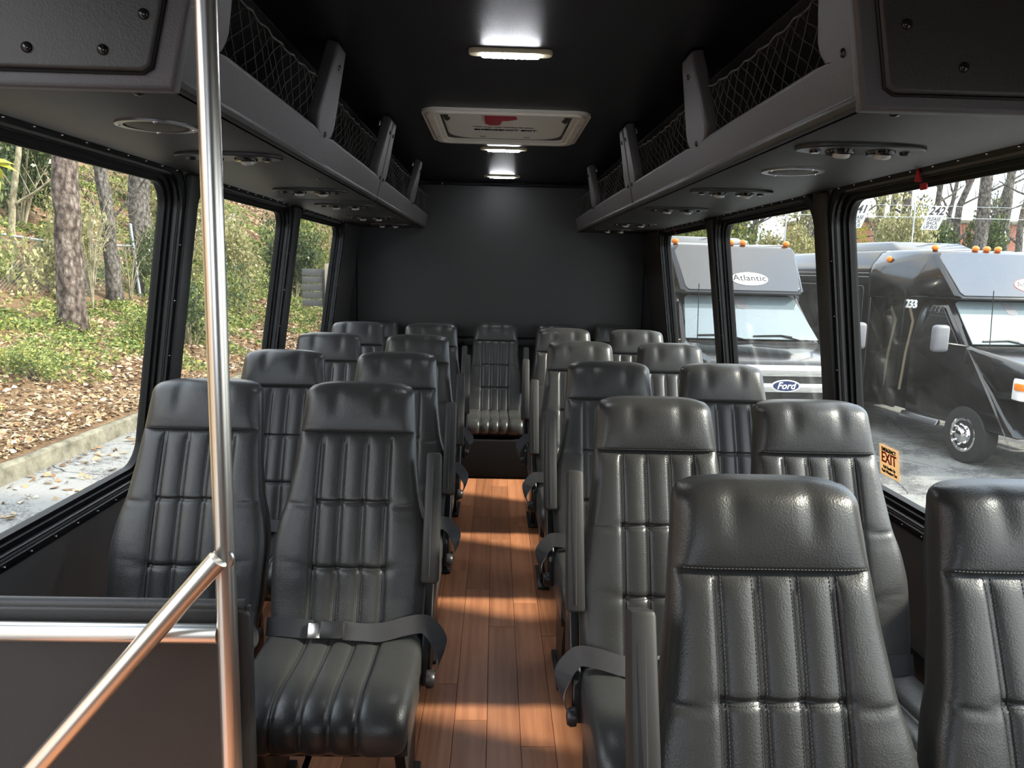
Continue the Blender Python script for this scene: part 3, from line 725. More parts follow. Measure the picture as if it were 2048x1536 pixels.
# emergency exit sticker and release tags on the parking lot side
mxr = wallmx(1)
st = thing('exit_sticker', 'tan emergency exit sticker on the window glass', 'sticker', mxr @ Vector((-2.19, vz(.772), -.043)))
lm = Matrix.Translation(-st.location) @ mxr @ Matrix.Translation((-2.19, vz(.772), -.043))
lm = lm.to_3x3().to_4x4()
G().add(*plate([rrect(-.056, .056, -.048, .048, .004, 3)], .0004, .0), lm).obj('backing', 'sticker', st, 0)
text('lettering', 'EMERGENCY', .017, 'ink', st, lm @ Matrix.Translation((0, .034, .001)), bold=.0004, sx=.86)
text('lettering', 'EXIT', .046, 'ink_red', st, lm @ Matrix.Translation((0, .008, .001)), bold=.0007, sx=.92)
text('lettering', 'Pull Handle Up\nPush Window Out', .0135, 'ink', st, lm @ Matrix.Translation((0, -.028, .001)), bold=.0003, sx=.86)
for y, lb, sc in ((1.885, 'red emergency release tag above the large parked-bus window', 1.0), (4.45, 'tiny red release tag above the rearmost parked-bus window', .7)):
    tg = thing('release_tag', lb, 'tag', mxr @ Vector((-y, vz(1.578), .012)))
    lm = (mxr.to_3x3()).to_4x4() @ Matrix.Scale(sc, 4)
    G().add(*plate([[(-.018, -.006), (.010, -.010), (-.002, .022)]], .001, .001), lm).obj('flag', 'red', tg, 0)
    G().add(*plate([rrect(.006, .034, -.030, -.016, .003, 2)], .001, .001), lm).obj('tab', 'red', tg, 0)

# ================================================================== outside: ground, hill, curb
def xcurb(y): return -4.2+.03*(y-6)
def hillz(x, y):
    dd = xcurb(y)-.16-x
    if dd < 0: return -.62
    z = -.46+(.24*dd if dd < 4 else .96+.5*(dd-4))
    return z+.07*math.sin(.9*x+.3)*math.sin(.6*y+1)*min(1, dd)
def lotz(x, y):
    z = float(np.interp(x, [-6, -4.2, 0, 3.4, 7, 60], [-.62, -.62, -.78, -1.10, -1.10, -1.0]))
    if x > 2: z += 1.9*sstep(17.5, 23, y)
    return z
m = mat('asphalt', rough=.85, spec=.25)
v = coords(m, 'World'); n1 = noise(m, v, 1.1, 5, .6); n2 = noise(m, v, 60, 2); vo = N(m, 'ShaderNodeTexVoronoi', Scale=.75, feature='DISTANCE_TO_EDGE')
wp = N(m, 'ShaderNodeMixRGB'); wp.inputs[0].default_value = .14; L(m, v, wp.inputs[1]); nn_ = N(m, 'ShaderNodeTexNoise', Scale=2.5, Detail=4.0); L(m, v, nn_.inputs['Vector']); L(m, nn_.outputs['Color'], wp.inputs[2]); L(m, wp.outputs[0], vo.inputs['Vector'])
n3 = noise(m, v, 14, 4, .7); a0 = N(m, 'ShaderNodeMath', operation='MULTIPLY_ADD'); L(m, n3, a0.inputs[0]); a0.inputs[1].default_value = .55; L(m, n1, a0.inputs[2])
a = N(m, 'ShaderNodeMath', operation='MULTIPLY_ADD'); L(m, n2, a.inputs[0]); a.inputs[1].default_value = .5; L(m, a0.outputs[0], a.inputs[2])
c0 = ramp(m, a.outputs[0], [(.72,(.060,.060,.060)), (1.0,(.135,.134,.130)), (1.0,(.22,.217,.205))])
cr = N(m, 'ShaderNodeMath', operation='LESS_THAN'); L(m, vo.outputs['Distance'], cr.inputs[0]); cr.inputs[1].default_value = .0045
mxc = N(m, 'ShaderNodeMixRGB'); L(m, cr.outputs[0], mxc.inputs[0]); L(m, c0, mxc.inputs[1]); mxc.inputs[2].default_value = (.03, .03, .03, 1); L(m, mxc.outputs[0], P(m).inputs['Base Color'])
bump(m, n2, .5, .01)
m = mat('soil', rough=.95, spec=.1); v = coords(m, 'World'); n1 = noise(m, v, 1.3, 6, .65); n2 = noise(m, v, 22, 4, .7)
a = N(m, 'ShaderNodeMath', operation='MULTIPLY_ADD'); L(m, n2, a.inputs[0]); a.inputs[1].default_value = .7; L(m, n1, a.inputs[2])
L(m, ramp(m, a.outputs[0], [(.50,(.040,.024,.013)), (.72,(.11,.066,.036)), (.95,(.21,.14,.08))]), P(m).inputs['Base Color']); bump(m, n2, .8, .04)
def concrete(name, cols):
    m = mat(name, rough=.9, spec=.2); v = coords(m, 'World'); n1 = noise(m, v, 7, 6, .65)
    L(m, ramp(m, n1, [(.3, cols[0]), (.65, cols[1])]), P(m).inputs['Base Color']); bump(m, noise(m, v, 50, 3), .5, .008); return m
concrete('curb_concrete', ((.075,.07,.05), (.22,.205,.155)))
def leafmat(name, stops, rough=.45, trans=.35):
    m = mat(name, rough=rough, spec=.4); g = N(m, 'ShaderNodeNewGeometry'); col = ramp(m, g.outputs['Random Per Island'], stops); L(m, col, P(m).inputs['Base Color'])
    out = m.node_tree.nodes['Material Output']; tl = N(m, 'ShaderNodeBsdfTranslucent'); L(m, col, tl.inputs[0]); mx = N(m, 'ShaderNodeMixShader'); mx.inputs[0].default_value = trans
    L(m, P(m).outputs[0], mx.inputs[1]); L(m, tl.outputs[0], mx.inputs[2]); L(m, mx.outputs[0], out.inputs[0]); return m
leafmat('dry_leaf', [(0,(.07,.040,.020)), (.25,(.20,.115,.055)), (.5,(.36,.235,.12)), (.8,(.56,.43,.27)), (.93,(.64,.55,.40)), (1,(.28,.11,.045))], .7, .1)
leafmat('green_leaf', [(0,(.05,.085,.018)), (.3,(.13,.19,.040)), (.65,(.26,.31,.080)), (.88,(.46,.47,.17)), (1,(.48,.38,.09))])
leafmat('dark_leaf', [(0,(.022,.042,.014)), (.5,(.055,.090,.028)), (.85,(.11,.15,.05)), (1,(.26,.28,.12))], .3)
leafmat('pale_leaf', [(0,(.13,.14,.05)), (.5,(.31,.30,.13)), (1,(.55,.50,.27))])
leafmat('yellow_leaf', [(0,(.22,.24,.02)), (1,(.50,.48,.06))])
def barkm(name, cols, sc):
    m = mat(name, rough=.95, spec=.15); v = coords(m, 'Object', (1, 1, .55)); vo = N(m, 'ShaderNodeTexVoronoi', Scale=sc); L(m, v, vo.inputs['Vector']); n1 = noise(m, v, sc*1.6, 5, .7)
    a = N(m, 'ShaderNodeMath', operation='MULTIPLY_ADD'); L(m, vo.outputs['Distance'], a.inputs[0]); a.inputs[1].default_value = -.5; L(m, n1, a.inputs[2])
    L(m, ramp(m, a.outputs[0], [(.05, cols[0]), (.30, cols[1]), (.55, cols[2])]), P(m).inputs['Base Color']); bump(m, a.outputs[0], 1.0, .05)
barkm('pine_bark', ((.045,.034,.028), (.16,.125,.105), (.34,.285,.25)), 13)
barkm('grey_bark', ((.05,.045,.038), (.15,.135,.12), (.27,.25,.22)), 16)
barkm('twig_bark', ((.16,.14,.09), (.30,.27,.18), (.44,.40,.28)), 10)
mat('galvanised', (.42,.46,.50), .45, .6)
def gridmesh(name, xs, ys, fn):
    vs = [(x, y, fn(x, y)) for y in ys for x in xs]; n = len(xs)
    return mesh(name, vs, [[j*n+i, j*n+i+1, (j+1)*n+i+1, (j+1)*n+i] for j in range(len(ys)-1) for i in range(n-1)], 180)
ysg = [-14+i*1.0 for i in range(85)]
lot = struct(obj('ground', gridmesh('ground', [-6, -4.2, -2, 0, 1.7, 3.4, 5, 7, 10, 14, 20, 30, 45, 60], ysg, lotz), 'asphalt')); lot['label'] = 'cracked grey asphalt parking lot'
ds = [0, .3, .8, 1.4, 2, 2.7, 3.4, 4.2, 5, 6, 7, 8.5, 10, 12, 15, 19, 24, 30, 40]
vs = [(xcurb(y)-.10-q, y, hillz(xcurb(y)-.17-q, y)) for y in ysg for q in ds]; n = len(ds)
hl = struct(obj('hill', mesh('hill', vs, [[j*n+i, j*n+i+1, (j+1)*n+i+1, (j+1)*n+i] for j in range(len(ysg)-1) for i in range(n-1)], 180), 'soil')); hl['label'] = 'leaf strewn wooded bank'
cb = bpy.data.objects.new('curb', None); COL.objects.link(cb); struct(cb); cb['label'] = 'weathered concrete curb'; cb.location = (xcurb(0), 0, -.62)
rnd = random.Random(3); y = -6.0
while y < 46:
    ln = 2.35; g = G(); o_ = (rnd.random()-.5)*.02
    pr_ = [(0, -.05), (-.03, .135), (-.06, .158), (-.19, .160), (-.20, -.05)]
    a0, a1 = y+.006, y+ln-.006; k = 6; vv = []
    for j in range(k+1):
        yy = a0+(a1-a0)*j/k
        for px_, pz_ in pr_: vv.append((xcurb(yy)-xcurb(0)+px_+o_+(rnd.random()-.5)*.006, yy, pz_+(rnd.random()-.5)*.006))
    ff = [[j*5+i, j*5+(i+1) % 5, (j+1)*5+(i+1) % 5, (j+1)*5+i] for j in range(k) for i in range(5)]+[[4,3,2,1,0], [k*5+i for i in range(5)]]
    g.add(vv, ff); g.obj('curb_stone', 'curb_concrete', cb, 30); y += ln

# ------------------------------------------------------------------ leaves
def leaf_mesh(name, pos, size, seed, flat=0.0, aspect=.55):
    r = np.random.default_rng(seed); n = len(pos); pos = np.asarray(pos, float)
    sz = np.asarray(size, float)*r.uniform(.6, 1.35, n)
    a = r.normal(size=(n, 3)); a[:, 2] *= (1-flat); a /= np.linalg.norm(a, axis=1)[:, None]
    b = r.normal(size=(n, 3)); b[:, 2] *= (1-flat); b -= a*(a*b).sum(1)[:, None]; b /= np.linalg.norm(b, axis=1)[:, None]
    c = np.cross(a, b); w = (sz*aspect/2)[:, None]*b; l = (sz/2)[:, None]*a; k = (sz*.12)[:, None]*c
    V = np.stack([pos-l, pos+w+k, pos+l, pos-w+k], 1).reshape(-1, 3)
    me = bpy.data.meshes.new(name); me.vertices.add(4*n); me.vertices.foreach_set('co', V.astype(np.float32).ravel())
    me.loops.add(4*n); me.loops.foreach_set('vertex_index', np.arange(4*n, dtype=np.int32)); me.polygons.add(n)
    me.polygons.foreach_set('loop_start', np.arange(0, 4*n, 4, dtype=np.int32)); me.update(calc_edges=True); return me
rg = np.random.default_rng(11)
# fallen leaves on the bank
pts, szs = [], []
while len(pts) < 140000:
    y = 3+48*rg.random()**1.6; dd = 20*rg.random()**1.6; x = xcurb(y)-.12-dd
    pts.append((x, y, hillz(x, y)+.015+.03*rg.random())); szs.append(.042+.0034*y)
o = obj('leaf_litter', leaf_mesh('leaf_litter', pts, szs, 1, .72, .6), 'dry_leaf'); tag(o, 'brown fallen leaves covering the wooded bank', 'leaves'); o['kind'] = 'stuff'
pts = []
for k in range(900):
    y = 3.5+22*rg.random(); x = xcurb(y)+.05+abs(rg.normal())*.35 if rg.random() < .75 else xcurb(y)+2.6*rg.random()
    pts.append((x, y, lotz(x, y)+.012))
o = obj('leaf_litter', leaf_mesh('gutter_leaves', pts, [.085]*len(pts), 8, .85, .6), 'dry_leaf'); tag(o, 'tan leaves scattered along the gutter and road', 'leaves'); o['kind'] = 'stuff'
# low green growth on the bank, in patches
pts, szs = [], []
for k in range(760):
    y = 5+40*rg.random()**1.3; dd = .5+14*rg.random()**1.3
    if dd < 1.2 and rg.random() < .6: continue
    x = xcurb(y)-.2-dd; rad = .22+.40*rg.random(); n = int(150+260*rg.random())
    for q in range(n):
        a = 2*math.pi*rg.random(); rr_ = rad*math.sqrt(rg.random()); px_, py_ = x+rr_*math.cos(a), y+rr_*math.sin(a)
        pts.append((px_, py_, hillz(px_, py_)+.03+rg.random()*.42*rad*(1.2-rr_/rad))); szs.append(.034+.0026*y)
o = obj('undergrowth', leaf_mesh('undergrowth', pts, szs, 2, .35), 'green_leaf'); tag(o, 'low green creeper and weeds patched over the bank', 'undergrowth'); o['kind'] = 'stuff'
# shrubs
def shrub_meshes(seed, n, leaf, flatz=.85):
    r = np.random.default_rng(seed); P_ = []
    lobes = [(r.normal(size=3)*(.42, .42, .28)+(0, 0, .62), .30+.22*r.random()) for _ in range(9)]
    for k in range(n):
        c, q = lobes[r.integers(len(lobes))]; d_ = r.normal(size=3); d_ /= np.linalg.norm(d_); p = c+d_*q*(.55+.45*r.random()); p[2] = max(.03, p[2]); P_.append(p)
    g = G()
    for c, q in lobes: g.tube([(0, 0, -.15), Vector(c)*.5+Vector((0, 0, .05)), Vector(c)], [.022, .014, .006], 5)
    return leaf_mesh('foliage', P_, [leaf]*n, seed, .2), g.me('stem', 60)
SH = [shrub_meshes(s, 2600, .085) for s in (21, 22, 23)]
SHF = [shrub_meshes(s, 5200, .07) for s in (31, 32)]
def shrub(x, y, w, h, kind, label, group, z=None, mi=0, fine=False, cat='shrub'):
    t = thing('shrub', label, cat, (x, y, (hillz(x, y) if z is None else z)-.02), (0, 0, (x*7+y*3) % 6.28), group); t.scale = (w, w, h)
    f, s_ = (SHF if fine else SH)[mi % (2 if fine else 3)]
    fm = bpy.data.objects.new('foliage', f); COL.objects.link(fm); fm.parent = t
    if len(f.materials) == 0: f.materials.append(MAT['green_leaf'])
    fm.material_slots[0].link = 'OBJECT'; fm.material_slots[0].material = MAT[kind]
    obj('stem', s_, 'twig_bark', t); return t
GH_ = 'shrubs on the wooded bank'
for a in ((-7.95, 11.2, .62, 1.1, 'green_leaf', 'tall bright green shrub left of the big pine trunk'), (-6.1, 14.3, .55, .75, 'green_leaf', 'low green shrub right of the big pine foot'),
          (-5.35, 13.3, .75, 1.05, 'dark_leaf', 'dark green shrub near the curb, beside the steel pole'), (-6.5, 24.6, 1.3, 1.8, 'dark_leaf', 'bushy dark green shrub seen in the rearmost bank window'),
          (-11.2, 18.2, 1.5, 2.6, 'dark_leaf', 'large dark evergreen shrub high on the bank at far left'), (-7.1, 20.4, 1.2, 1.7, 'pale_leaf', 'pale olive shrub in the middle bank window'),
          (-7.5, 16.9, .5, 1.1, 'dark_leaf', 'small glossy shrub at the foot of the vine-streaked trunk'), (-7.9, 31.5, 1.7, 2.4, 'green_leaf', 'yellow green shrub far back up the bank'),
          (-8.35, 14.6, .9, 1.6, 'pale_leaf', 'thin pale shrub close behind the big pine'), (-5.5, 9.1, .42, .42, 'green_leaf', 'small green clump just above the curb at far left'),
          (-5.75, 12.3, .42, .5, 'green_leaf', 'small green clump halfway up the low bank'), (-9.6, 24.0, 1.6, 2.2, 'pale_leaf', 'dry olive thicket high behind the middle bank window'),
          (-12.3, 28.5, 2.2, 2.8, 'pale_leaf', 'tangled brown-green thicket at the top of the bank'), (-6.2, 18.6, .55, .7, 'green_leaf', 'low green shrub below the middle bank window'), (-13.2, 21.0, 1.8, 2.6, 'pale_leaf', 'faded thicket behind the twin trunks')):
    shrub(*a, GH_, mi=int(a[1]*7), fine=a[2] > 1.1)
# branch of broad bright leaves hanging in at the far left
t = thing('broadleaf_tree', 'tree whose broad bright green leaves hang close at far left', 'tree', (-3.22, 5.0, 1.83))
G().tube([(-2.2, -1.3, hillz(-5.42, 3.7)-1.95), (-2.1, -1.2, -.6), (-1.9, -1.0, 1.2), (-1.8, -.9, 2.6)], [.09, .075, .06, .03], 10).obj('trunk', 'grey_bark', t, 180)
G().tube([(-1.93, -1.02, 1.0), (-.8, -.3, .55), (-.35, -.1, .25), (0, 0, 0)], [.03, .02, .013, .005], 6).obj('stem', 'twig_bark', t, 60)
r_ = random.Random(4); blade = G()
blade.add([(0,0,0), (.035,.04,.008), (.028,.10,0), (0,.145,-.02), (-.028,.10,0), (-.035,.04,.008), (0,.05,-.006), (0,.10,-.010)], [[0,1,6], [1,2,7,6], [2,3,7], [3,4,7], [4,5,6,7], [5,0,6]])
bme = blade.me('leaf', 60)
for k in range(16):
    q = r_.random(); o = obj('leaf', bme, 'yellow_leaf' if k % 3 == 0 else 'green_leaf', t, (-.45*q*q+(r_.random()-.5)*.06, -.12*q, .30*q), (r_.uniform(-1.2, .6), r_.uniform(-.6, .6), r_.uniform(0, 6.28))); o.scale = (1.25,)*3
# ------------------------------------------------------------------ trees on the bank
def trunk(label, x, y, pts, r0, r1, bark, name='tree', branches=(), group=None, z=None, leaves=None, seg=14):
    z = hillz(x, y) if z is None else z
    t = thing(name, label, 'tree', (x, y, z-.1), (0, 0, 0), group)
    n = 14; P_ = []; q = random.Random(int(abs(x*100)))
    for i in range(n+1):
        s = i/n; k = s*(len(pts)-1); a = int(min(k, len(pts)-2)); f = k-a
        p = Vector(pts[a]).lerp(Vector(pts[a+1]), f); P_.append(p+Vector(((q.random()-.5)*r0*.25, (q.random()-.5)*r0*.25, 0)))
    rs = [r0+(r1-r0)*(i/n)+r0*.35*math.exp(-i*1.6) for i in range(n+1)]
    G().tube(P_, rs, seg).obj('trunk', bark, t, 180)
    for s, dx, dy, dz, rr_ in branches:
        k = s*n; b0 = P_[int(k)]; e = b0+Vector((dx, dy, dz)); mid = b0.lerp(e, .5)+Vector((0, 0, -.05*abs(dx)))
        g = G().tube([b0, mid, e], [rr_, rr_*.7, rr_*.35], 6)
        for j in range(4):
            f = .4+.15*j; p0 = b0.lerp(e, f); g.tube([p0, p0+Vector(((q.random()-.5)*.7, (q.random()-.5)*.7, .15+.4*q.random()))], [rr_*.35, rr_*.1], 5)
        g.obj('branch', bark, t, 60)
    return t
trunk('big pine trunk with scaly grey bark on the bank', -6.76, 12.16, [(0,0,0), (.0,0,1.4), (.06,0,2.6), (.02,.1,3.8), (-.1,.2,7)], .20, .17, 'pine_bark', 'pine_tree', group='trees on the bank')
trunk('slim grey trunk standing right behind the big pine', -7.75, 15.6, [(0,0,0), (-.10,0,2), (-.32,.1,4), (-.6,.2,7)], .15, .09, 'grey_bark', group='trees on the bank', branches=((.3, .8, 0, .9, .03), (.35, -.7, .2, .8, .025)))
trunk('dark thin trunk half hidden behind the big pine', -8.2, 15.2, [(0,0,0), (-.08,0,2), (-.15,.1,4), (-.3,.2,7)], .13, .09, 'grey_bark', group='trees on the bank')
trunk('thick vine-streaked trunk beside the first window pillar', -7.95, 17.3, [(0,0,0), (-.02,0,2), (.05,.1,4), (.1,.2,8)], .24, .20, 'grey_bark', group='trees on the bank')
trunk('pale crooked sapling at far left of the bank', -8.8, 13.9, [(0,0,0), (.10,0,.8), (.14,0,1.5), (.36,0,2.5), (.30,.1,4)], .065, .04, 'twig_bark', 'sapling', group='trees on the bank', branches=((.55, .75, .1, .55, .03), (.62, -.5, 0, .8, .02)))
for i, (x, y, lb) in enumerate(((-10.2, 23.5, 'thin bare trunk high on the bank above the fence'), (-12.0, 19.0, 'dark trunk up the bank at far left'), (-11.4, 32.0, 'thin grey trunk above the rear part of the bank'))):
    trunk(lb, x, y, [(0,0,0), (.1,0,3), (.2,0,7)], .11, .07, 'grey_bark', group='trees on the bank', branches=((.4, .9, 0, .8, .02), (.5, -.8, .2, .7, .02)))
# bare arching stems
def bare(x, y, n, h, spread, label, seed):
    t = thing('bare_shrub', label, 'shrub', (x, y, hillz(x, y)-.03), group='leafless arching shrubs on the bank'); q = random.Random(seed)
    for k in range(n):
        a = q.random()*6.28; d_ = spread*(.4+.6*q.random()); hh = h*(.6+.4*q.random()); g = G()
        P_ = [Vector((math.cos(a)*d_*s**1.6, math.sin(a)*d_*s**1.6, hh*math.sin(s*1.9)/math.sin(1.57))) for s in [i/8 for i in range(9)]]
        g.tube(P_, [.012*(1-.8*i/8) for i in range(9)], 5)
        for j in range(5): p = P_[3+j]; g.tube([p, p+Vector(((q.random()-.5)*.35, (q.random()-.5)*.35, .05+.2*q.random()))], [.005, .002], 4)
        g.obj('stem', 'twig_bark', t, 60)
bare(-7.5, 14.2, 16, 2.3, .95, 'leafless arching shrub between the pine and the grey trunk', 1)
bare(-7.6, 15.9, 12, 1.7, 1.2, 'leafless tangle in front of the vine-streaked trunk', 2)
bare(-9.0, 26.5, 14, 2.2, 1.8, 'tangle of bare stems in the middle bank window', 3)
bare(-8.6, 21.5, 12, 1.9, 1.3, 'bare stems left of the chain link posts in the middle window', 4)
bare(-9.4, 33.0, 12, 2.2, 1.8, 'bare stems high in the rearmost bank window', 5)
# chain link fence on the bank
t = thing('chain_link_fence', 'galvanised chain link fence with leaning posts on the bank', 'fence', (-8.5, 13.1, hillz(-8.5, 13.1)))
inv = -t.location
PS = [((-9.1, 10.4, .85), 1.55, 0), ((-8.62, 13.1, .62), 1.15, 0), ((-7.80, 16.8, .46), 1.62, -.16), ((-8.35, 19.9, .70), 1.35, -.04), ((-8.9, 23.6, .95), 1.5, .0), ((-9.3, 27.3, 1.25), 1.75, .0)]
tops = []
for (x, y, z), h, ln in PS:
    p0 = Vector((x, y, z-.2))+inv; p1 = Vector((x+ln, y, z+h))+inv; g = G().tube([p0, p1], .030, 10); g.ball(p1, .036, (1,1,.7), 10, 6); g.obj('post', 'galvanised', t, 60); tops.append(Vector((x+ln*.7, y, z+h*(.72 if ln < -.1 else .97)))+inv)
for a, b in zip(tops, tops[1:]):
    g = G().tube([a, a.lerp(b, .35)+Vector((0,0,-.07)), a.lerp(b, .65)+Vector((0,0,-.07)), b], .021, 8); g.obj('top_rail', 'galvanised', t, 60)
g = G().tube([tops[1], tops[1]+Vector((-.10, 0, .32))], .018, 8); g.obj('barb_arm', 'galvanised', t)
for a, b in list(zip(tops, tops[1:]))[:2]:
    g = G(); n = 46; hgt = 1.0; wv_ = (b-a); per = wv_.length/n
    for sg in (-1, 1):
        for i in range(-14, n+14):
            q0, q1 = i/n, (i+sg*14)/n; z0, z1 = 0.0, -hgt
            if min(q0, q1) < 0 or max(q0, q1) > 1: continue
            g.tube([a+wv_*q0+Vector((0,0,-.03)), a+wv_*q1+Vector((0,0,-hgt))], .0028, 3, False)
    o = g.obj('chain_mesh', 'galvanised', t, 0); o['kind'] = 'stuff'
# slatted gate end far back along the curb
t = thing('slatted_gate', 'grey slatted gate end hung on a pale wooden post far along the curb', 'gate', (-4.55, 20.0, hillz(-4.55, 20.0)))
mat('weathered_wood', (.42,.37,.28), .9); mat('grey_board', (.13,.13,.125), .7)
G().box((.12, 0, .78), (.11, .11, 1.75), .01).obj('post', 'weathered_wood', t)
for k in range(5): G().box((-.24, .02, .62+.20*k), (.60, .03, .175), .006).obj('slat', 'grey_board', t)
G().box((.03, -.03, .80), (.05, .05, 1.3), .008).obj('stile', 'plastic', t)

# ================================================================== outside: parked shuttle buses
m = mat('paint', (.008,.008,.009), .16, spec=.45, coat=.5); mat('paint_cap', (.028,.030,.038), .14, spec=1.0, coat=1.0)
mat('windshield', (.16,.20,.215), .06, spec=1.0, coat=1.0); mat('side_glass', (.012,.013,.014), .04, spec=.9, coat=.5); mat('tire', (.020,.020,.020), .8); mat('amber', (.85,.22,.02), .25); mat('lamp_clear', (.75,.75,.75), .12); mat('sign_white', (.85,.85,.85), .4); mat('sign_red', (.55,.03,.03), .4); mat('tan', (.30,.24,.16), .5); mat('mirror_grey', (.14,.14,.15), .4); mat('logo_blue', (.008,.02,.09), .25)  # windshield base colour lightened, standing in for sky reflection and haze
def hull(pts, r=.05, seg=3):
    bm = bmesh.new(); vs = [bm.verts.new(p) for p in pts]; bmesh.ops.convex_hull(bm, input=vs); bmesh.ops.dissolve_limit(bm, angle_limit=R(4), verts=bm.verts[:], edges=bm.edges[:])
    if r: bmesh.ops.bevel(bm, geom=bm.edges[:], offset=r, segments=seg, profile=.5, affect='EDGES')
    bm.verts.index_update(); out = ([v.co.copy() for v in bm.verts], [[v.index for v in f.verts] for f in bm.faces]); bm.free(); return out
def bus(x, y, z, phi, label, sign, number):
    t = thing('shuttle_bus', label, 'bus', (x, y, z), (0, 0, phi), 'parked black shuttle buses')
    sym = lambda ps: [(s*a, b, c) for a, b, c in ps for s in (-1, 1)]
    bd = G().add(*hull(sym([(1.13, 3.15, .42), (1.15, 3.15, 1.2), (1.15, 3.15, 2.6), (.95, 3.15, 2.86), (1.13, 7.6, .42), (1.15, 7.6, 2.6), (.95, 7.6, 2.86)]), .06)); bd.obj('body', 'paint', t, 30)
    st = G().add(*hull([(-.70, 2.2, .42), (1.13, 2.2, .42), (-.70, 3.2, .42), (1.13, 3.2, .42), (-.70, 2.2, 2.3), (1.1, 2.2, 2.3), (-.70, 3.2, 2.3), (1.15, 3.2, 2.3)], .02)); st.obj('entry_wall', 'plastic', t, 30)
    cb = G().add(*hull(sym([(.97, .12, .50), (.99, .5, .90), (.97, 2.28, .45), (.99, 2.28, 1.5), (.93, 1.12, 1.50), (.80, 1.74, 2.13), (.84, 2.28, 2.2)]), .05)); cb.obj('cab', 'paint', t, 30)
    hd = G().add(*hull(sym([(.80, .02, .95), (.90, .05, 1.28), (.86, .16, 1.40), (.93, .30, 1.05), (.94, 1.20, 1.57), (.97, 1.2, .9)]), .045)); hd.obj('hood', 'paint', t, 30)
    cap = G().add(*hull(sym([(.86, 1.50, 2.16), (.90, 2.06, 2.83), (.80, 2.25, 2.87), (1.15, 3.2, 2.10), (1.15, 3.2, 2.6), (.95, 3.2, 2.86), (1.08, 2.35, 2.20)]), .05)); cap.obj('roof_cap', 'paint', t, 30)
    # sloping cap face
    a = Vector((0, 1.50, 2.16)); b = Vector((0, 2.06, 2.83)); up = (b-a).normalized(); nr = Vector((1,0,0)).cross(up); Lc = (b-a).length
    fm = basis(a, (1,0,0), up, nr)
    vs, fs = plate([[(-.76, .07), (.76, .07), (.80, .12), (.86, Lc-.12), (.80, Lc-.04), (-.80, Lc-.04), (-.86, Lc-.12), (-.80, .12)]], .004, .008); cf = G().add(vs, fs, fm @ Matrix.Translation((0, 0, .004))).obj('cap_face', 'paint_cap', t, 50)
    el = [(.26*math.cos(2*math.pi*k/36), .115*math.sin(2*math.pi*k/36)) for k in range(36)]
    sm = fm @ Matrix.Translation((sign[0], .26, .018))
    if sign[1]: G().add(*plate([[(p*1.06, q*1.09) for p, q in el]], .001, .001), sm).obj('oval_border', 'sign_red', cf, 0)
    G().add(*plate([el], .002, .001), sm @ Matrix.Translation((0,0,.002))).obj('oval_sign', 'sign_white', cf, 0)
    text('lettering', 'Atlantic', .145, 'ink', cf, sm @ Matrix.Translation((0, .012, .006)), spacing=1.04, bold=.002)
    # windshield
    a = Vector((0, 1.10, 1.56)); b = Vector((0, 1.72, 2.12)); up = (b-a).normalized(); nr = Vector((1,0,0)).cross(up); Lw = (b-a).length; wm = basis(a, (1,0,0), up, nr)
    vs, fs = plate([[(-.90, .02), (.90, .02), (.885, .12), (.78, Lw-.05), (.72, Lw-.005), (-.72, Lw-.005), (-.78, Lw-.05), (-.885, .12)]], .004, .004); ws = G().add(vs, fs, wm @ Matrix.Translation((0,0,.014))).obj('windshield', 'windshield', t, 50)
    vs, fs = plate([rrect(-.08, .08, Lw-.26, Lw-.03, .05)], .003, .003); G().add(vs, fs, wm @ Matrix.Translation((0,0,.020))).obj('mirror_mount', 'mirror_grey', ws, 50)
    for q in (-.46, .30):
        g = G().tube([wm @ Vector((q+.42, -.03, .03)), wm @ Vector((q+.10, .075, .034))], .009, 6); g.tube([wm @ Vector((q-.28, .060, .030)), wm @ Vector((q+.10, .075, .034)), wm @ Vector((q+.25, .05, .030))], .012, 5); g.obj('wiper', 'rubber', ws)
    G().box((0, 1.08, 1.535), (1.75, .14, .05), .02).obj('cowl', 'rubber', t)
    # front end
    G().box((0, .015, 1.305), (1.48, .06, .135), .015).obj('grille_header', 'chrome', t)
    G().box((0, .02, .98), (1.42, .05, .52), .01).obj('grille', 'rubber', t)
    for k, (zz, hh) in enumerate(((1.105, .11), (.93, .06), (.80, .06))): G().box((0, -.012, zz), (1.36, .04, hh), .012).obj('grille_bar', 'chrome', t)
    lg = [(.175*math.cos(2*math.pi*k/32), .070*math.sin(2*math.pi*k/32)) for k in range(32)]
    lmx = basis((0, -.035, 1.13), (1,0,0), (0,0,1), (0,-1,0))
    G().add(*plate([lg], .004, .003), lmx).obj('badge', 'sign_white', t, 50); G().add(*plate([[(p*.90, q*.84) for p, q in lg]], .004, .002), lmx @ Matrix.Translation((0,0,.006))).obj('badge_field', 'logo_blue', t, 50)
    text('lettering', 'Ford', .115, 'sign_white', t, lmx @ Matrix.Translation((0, 0, .013)), shear=.25, bold=.002)
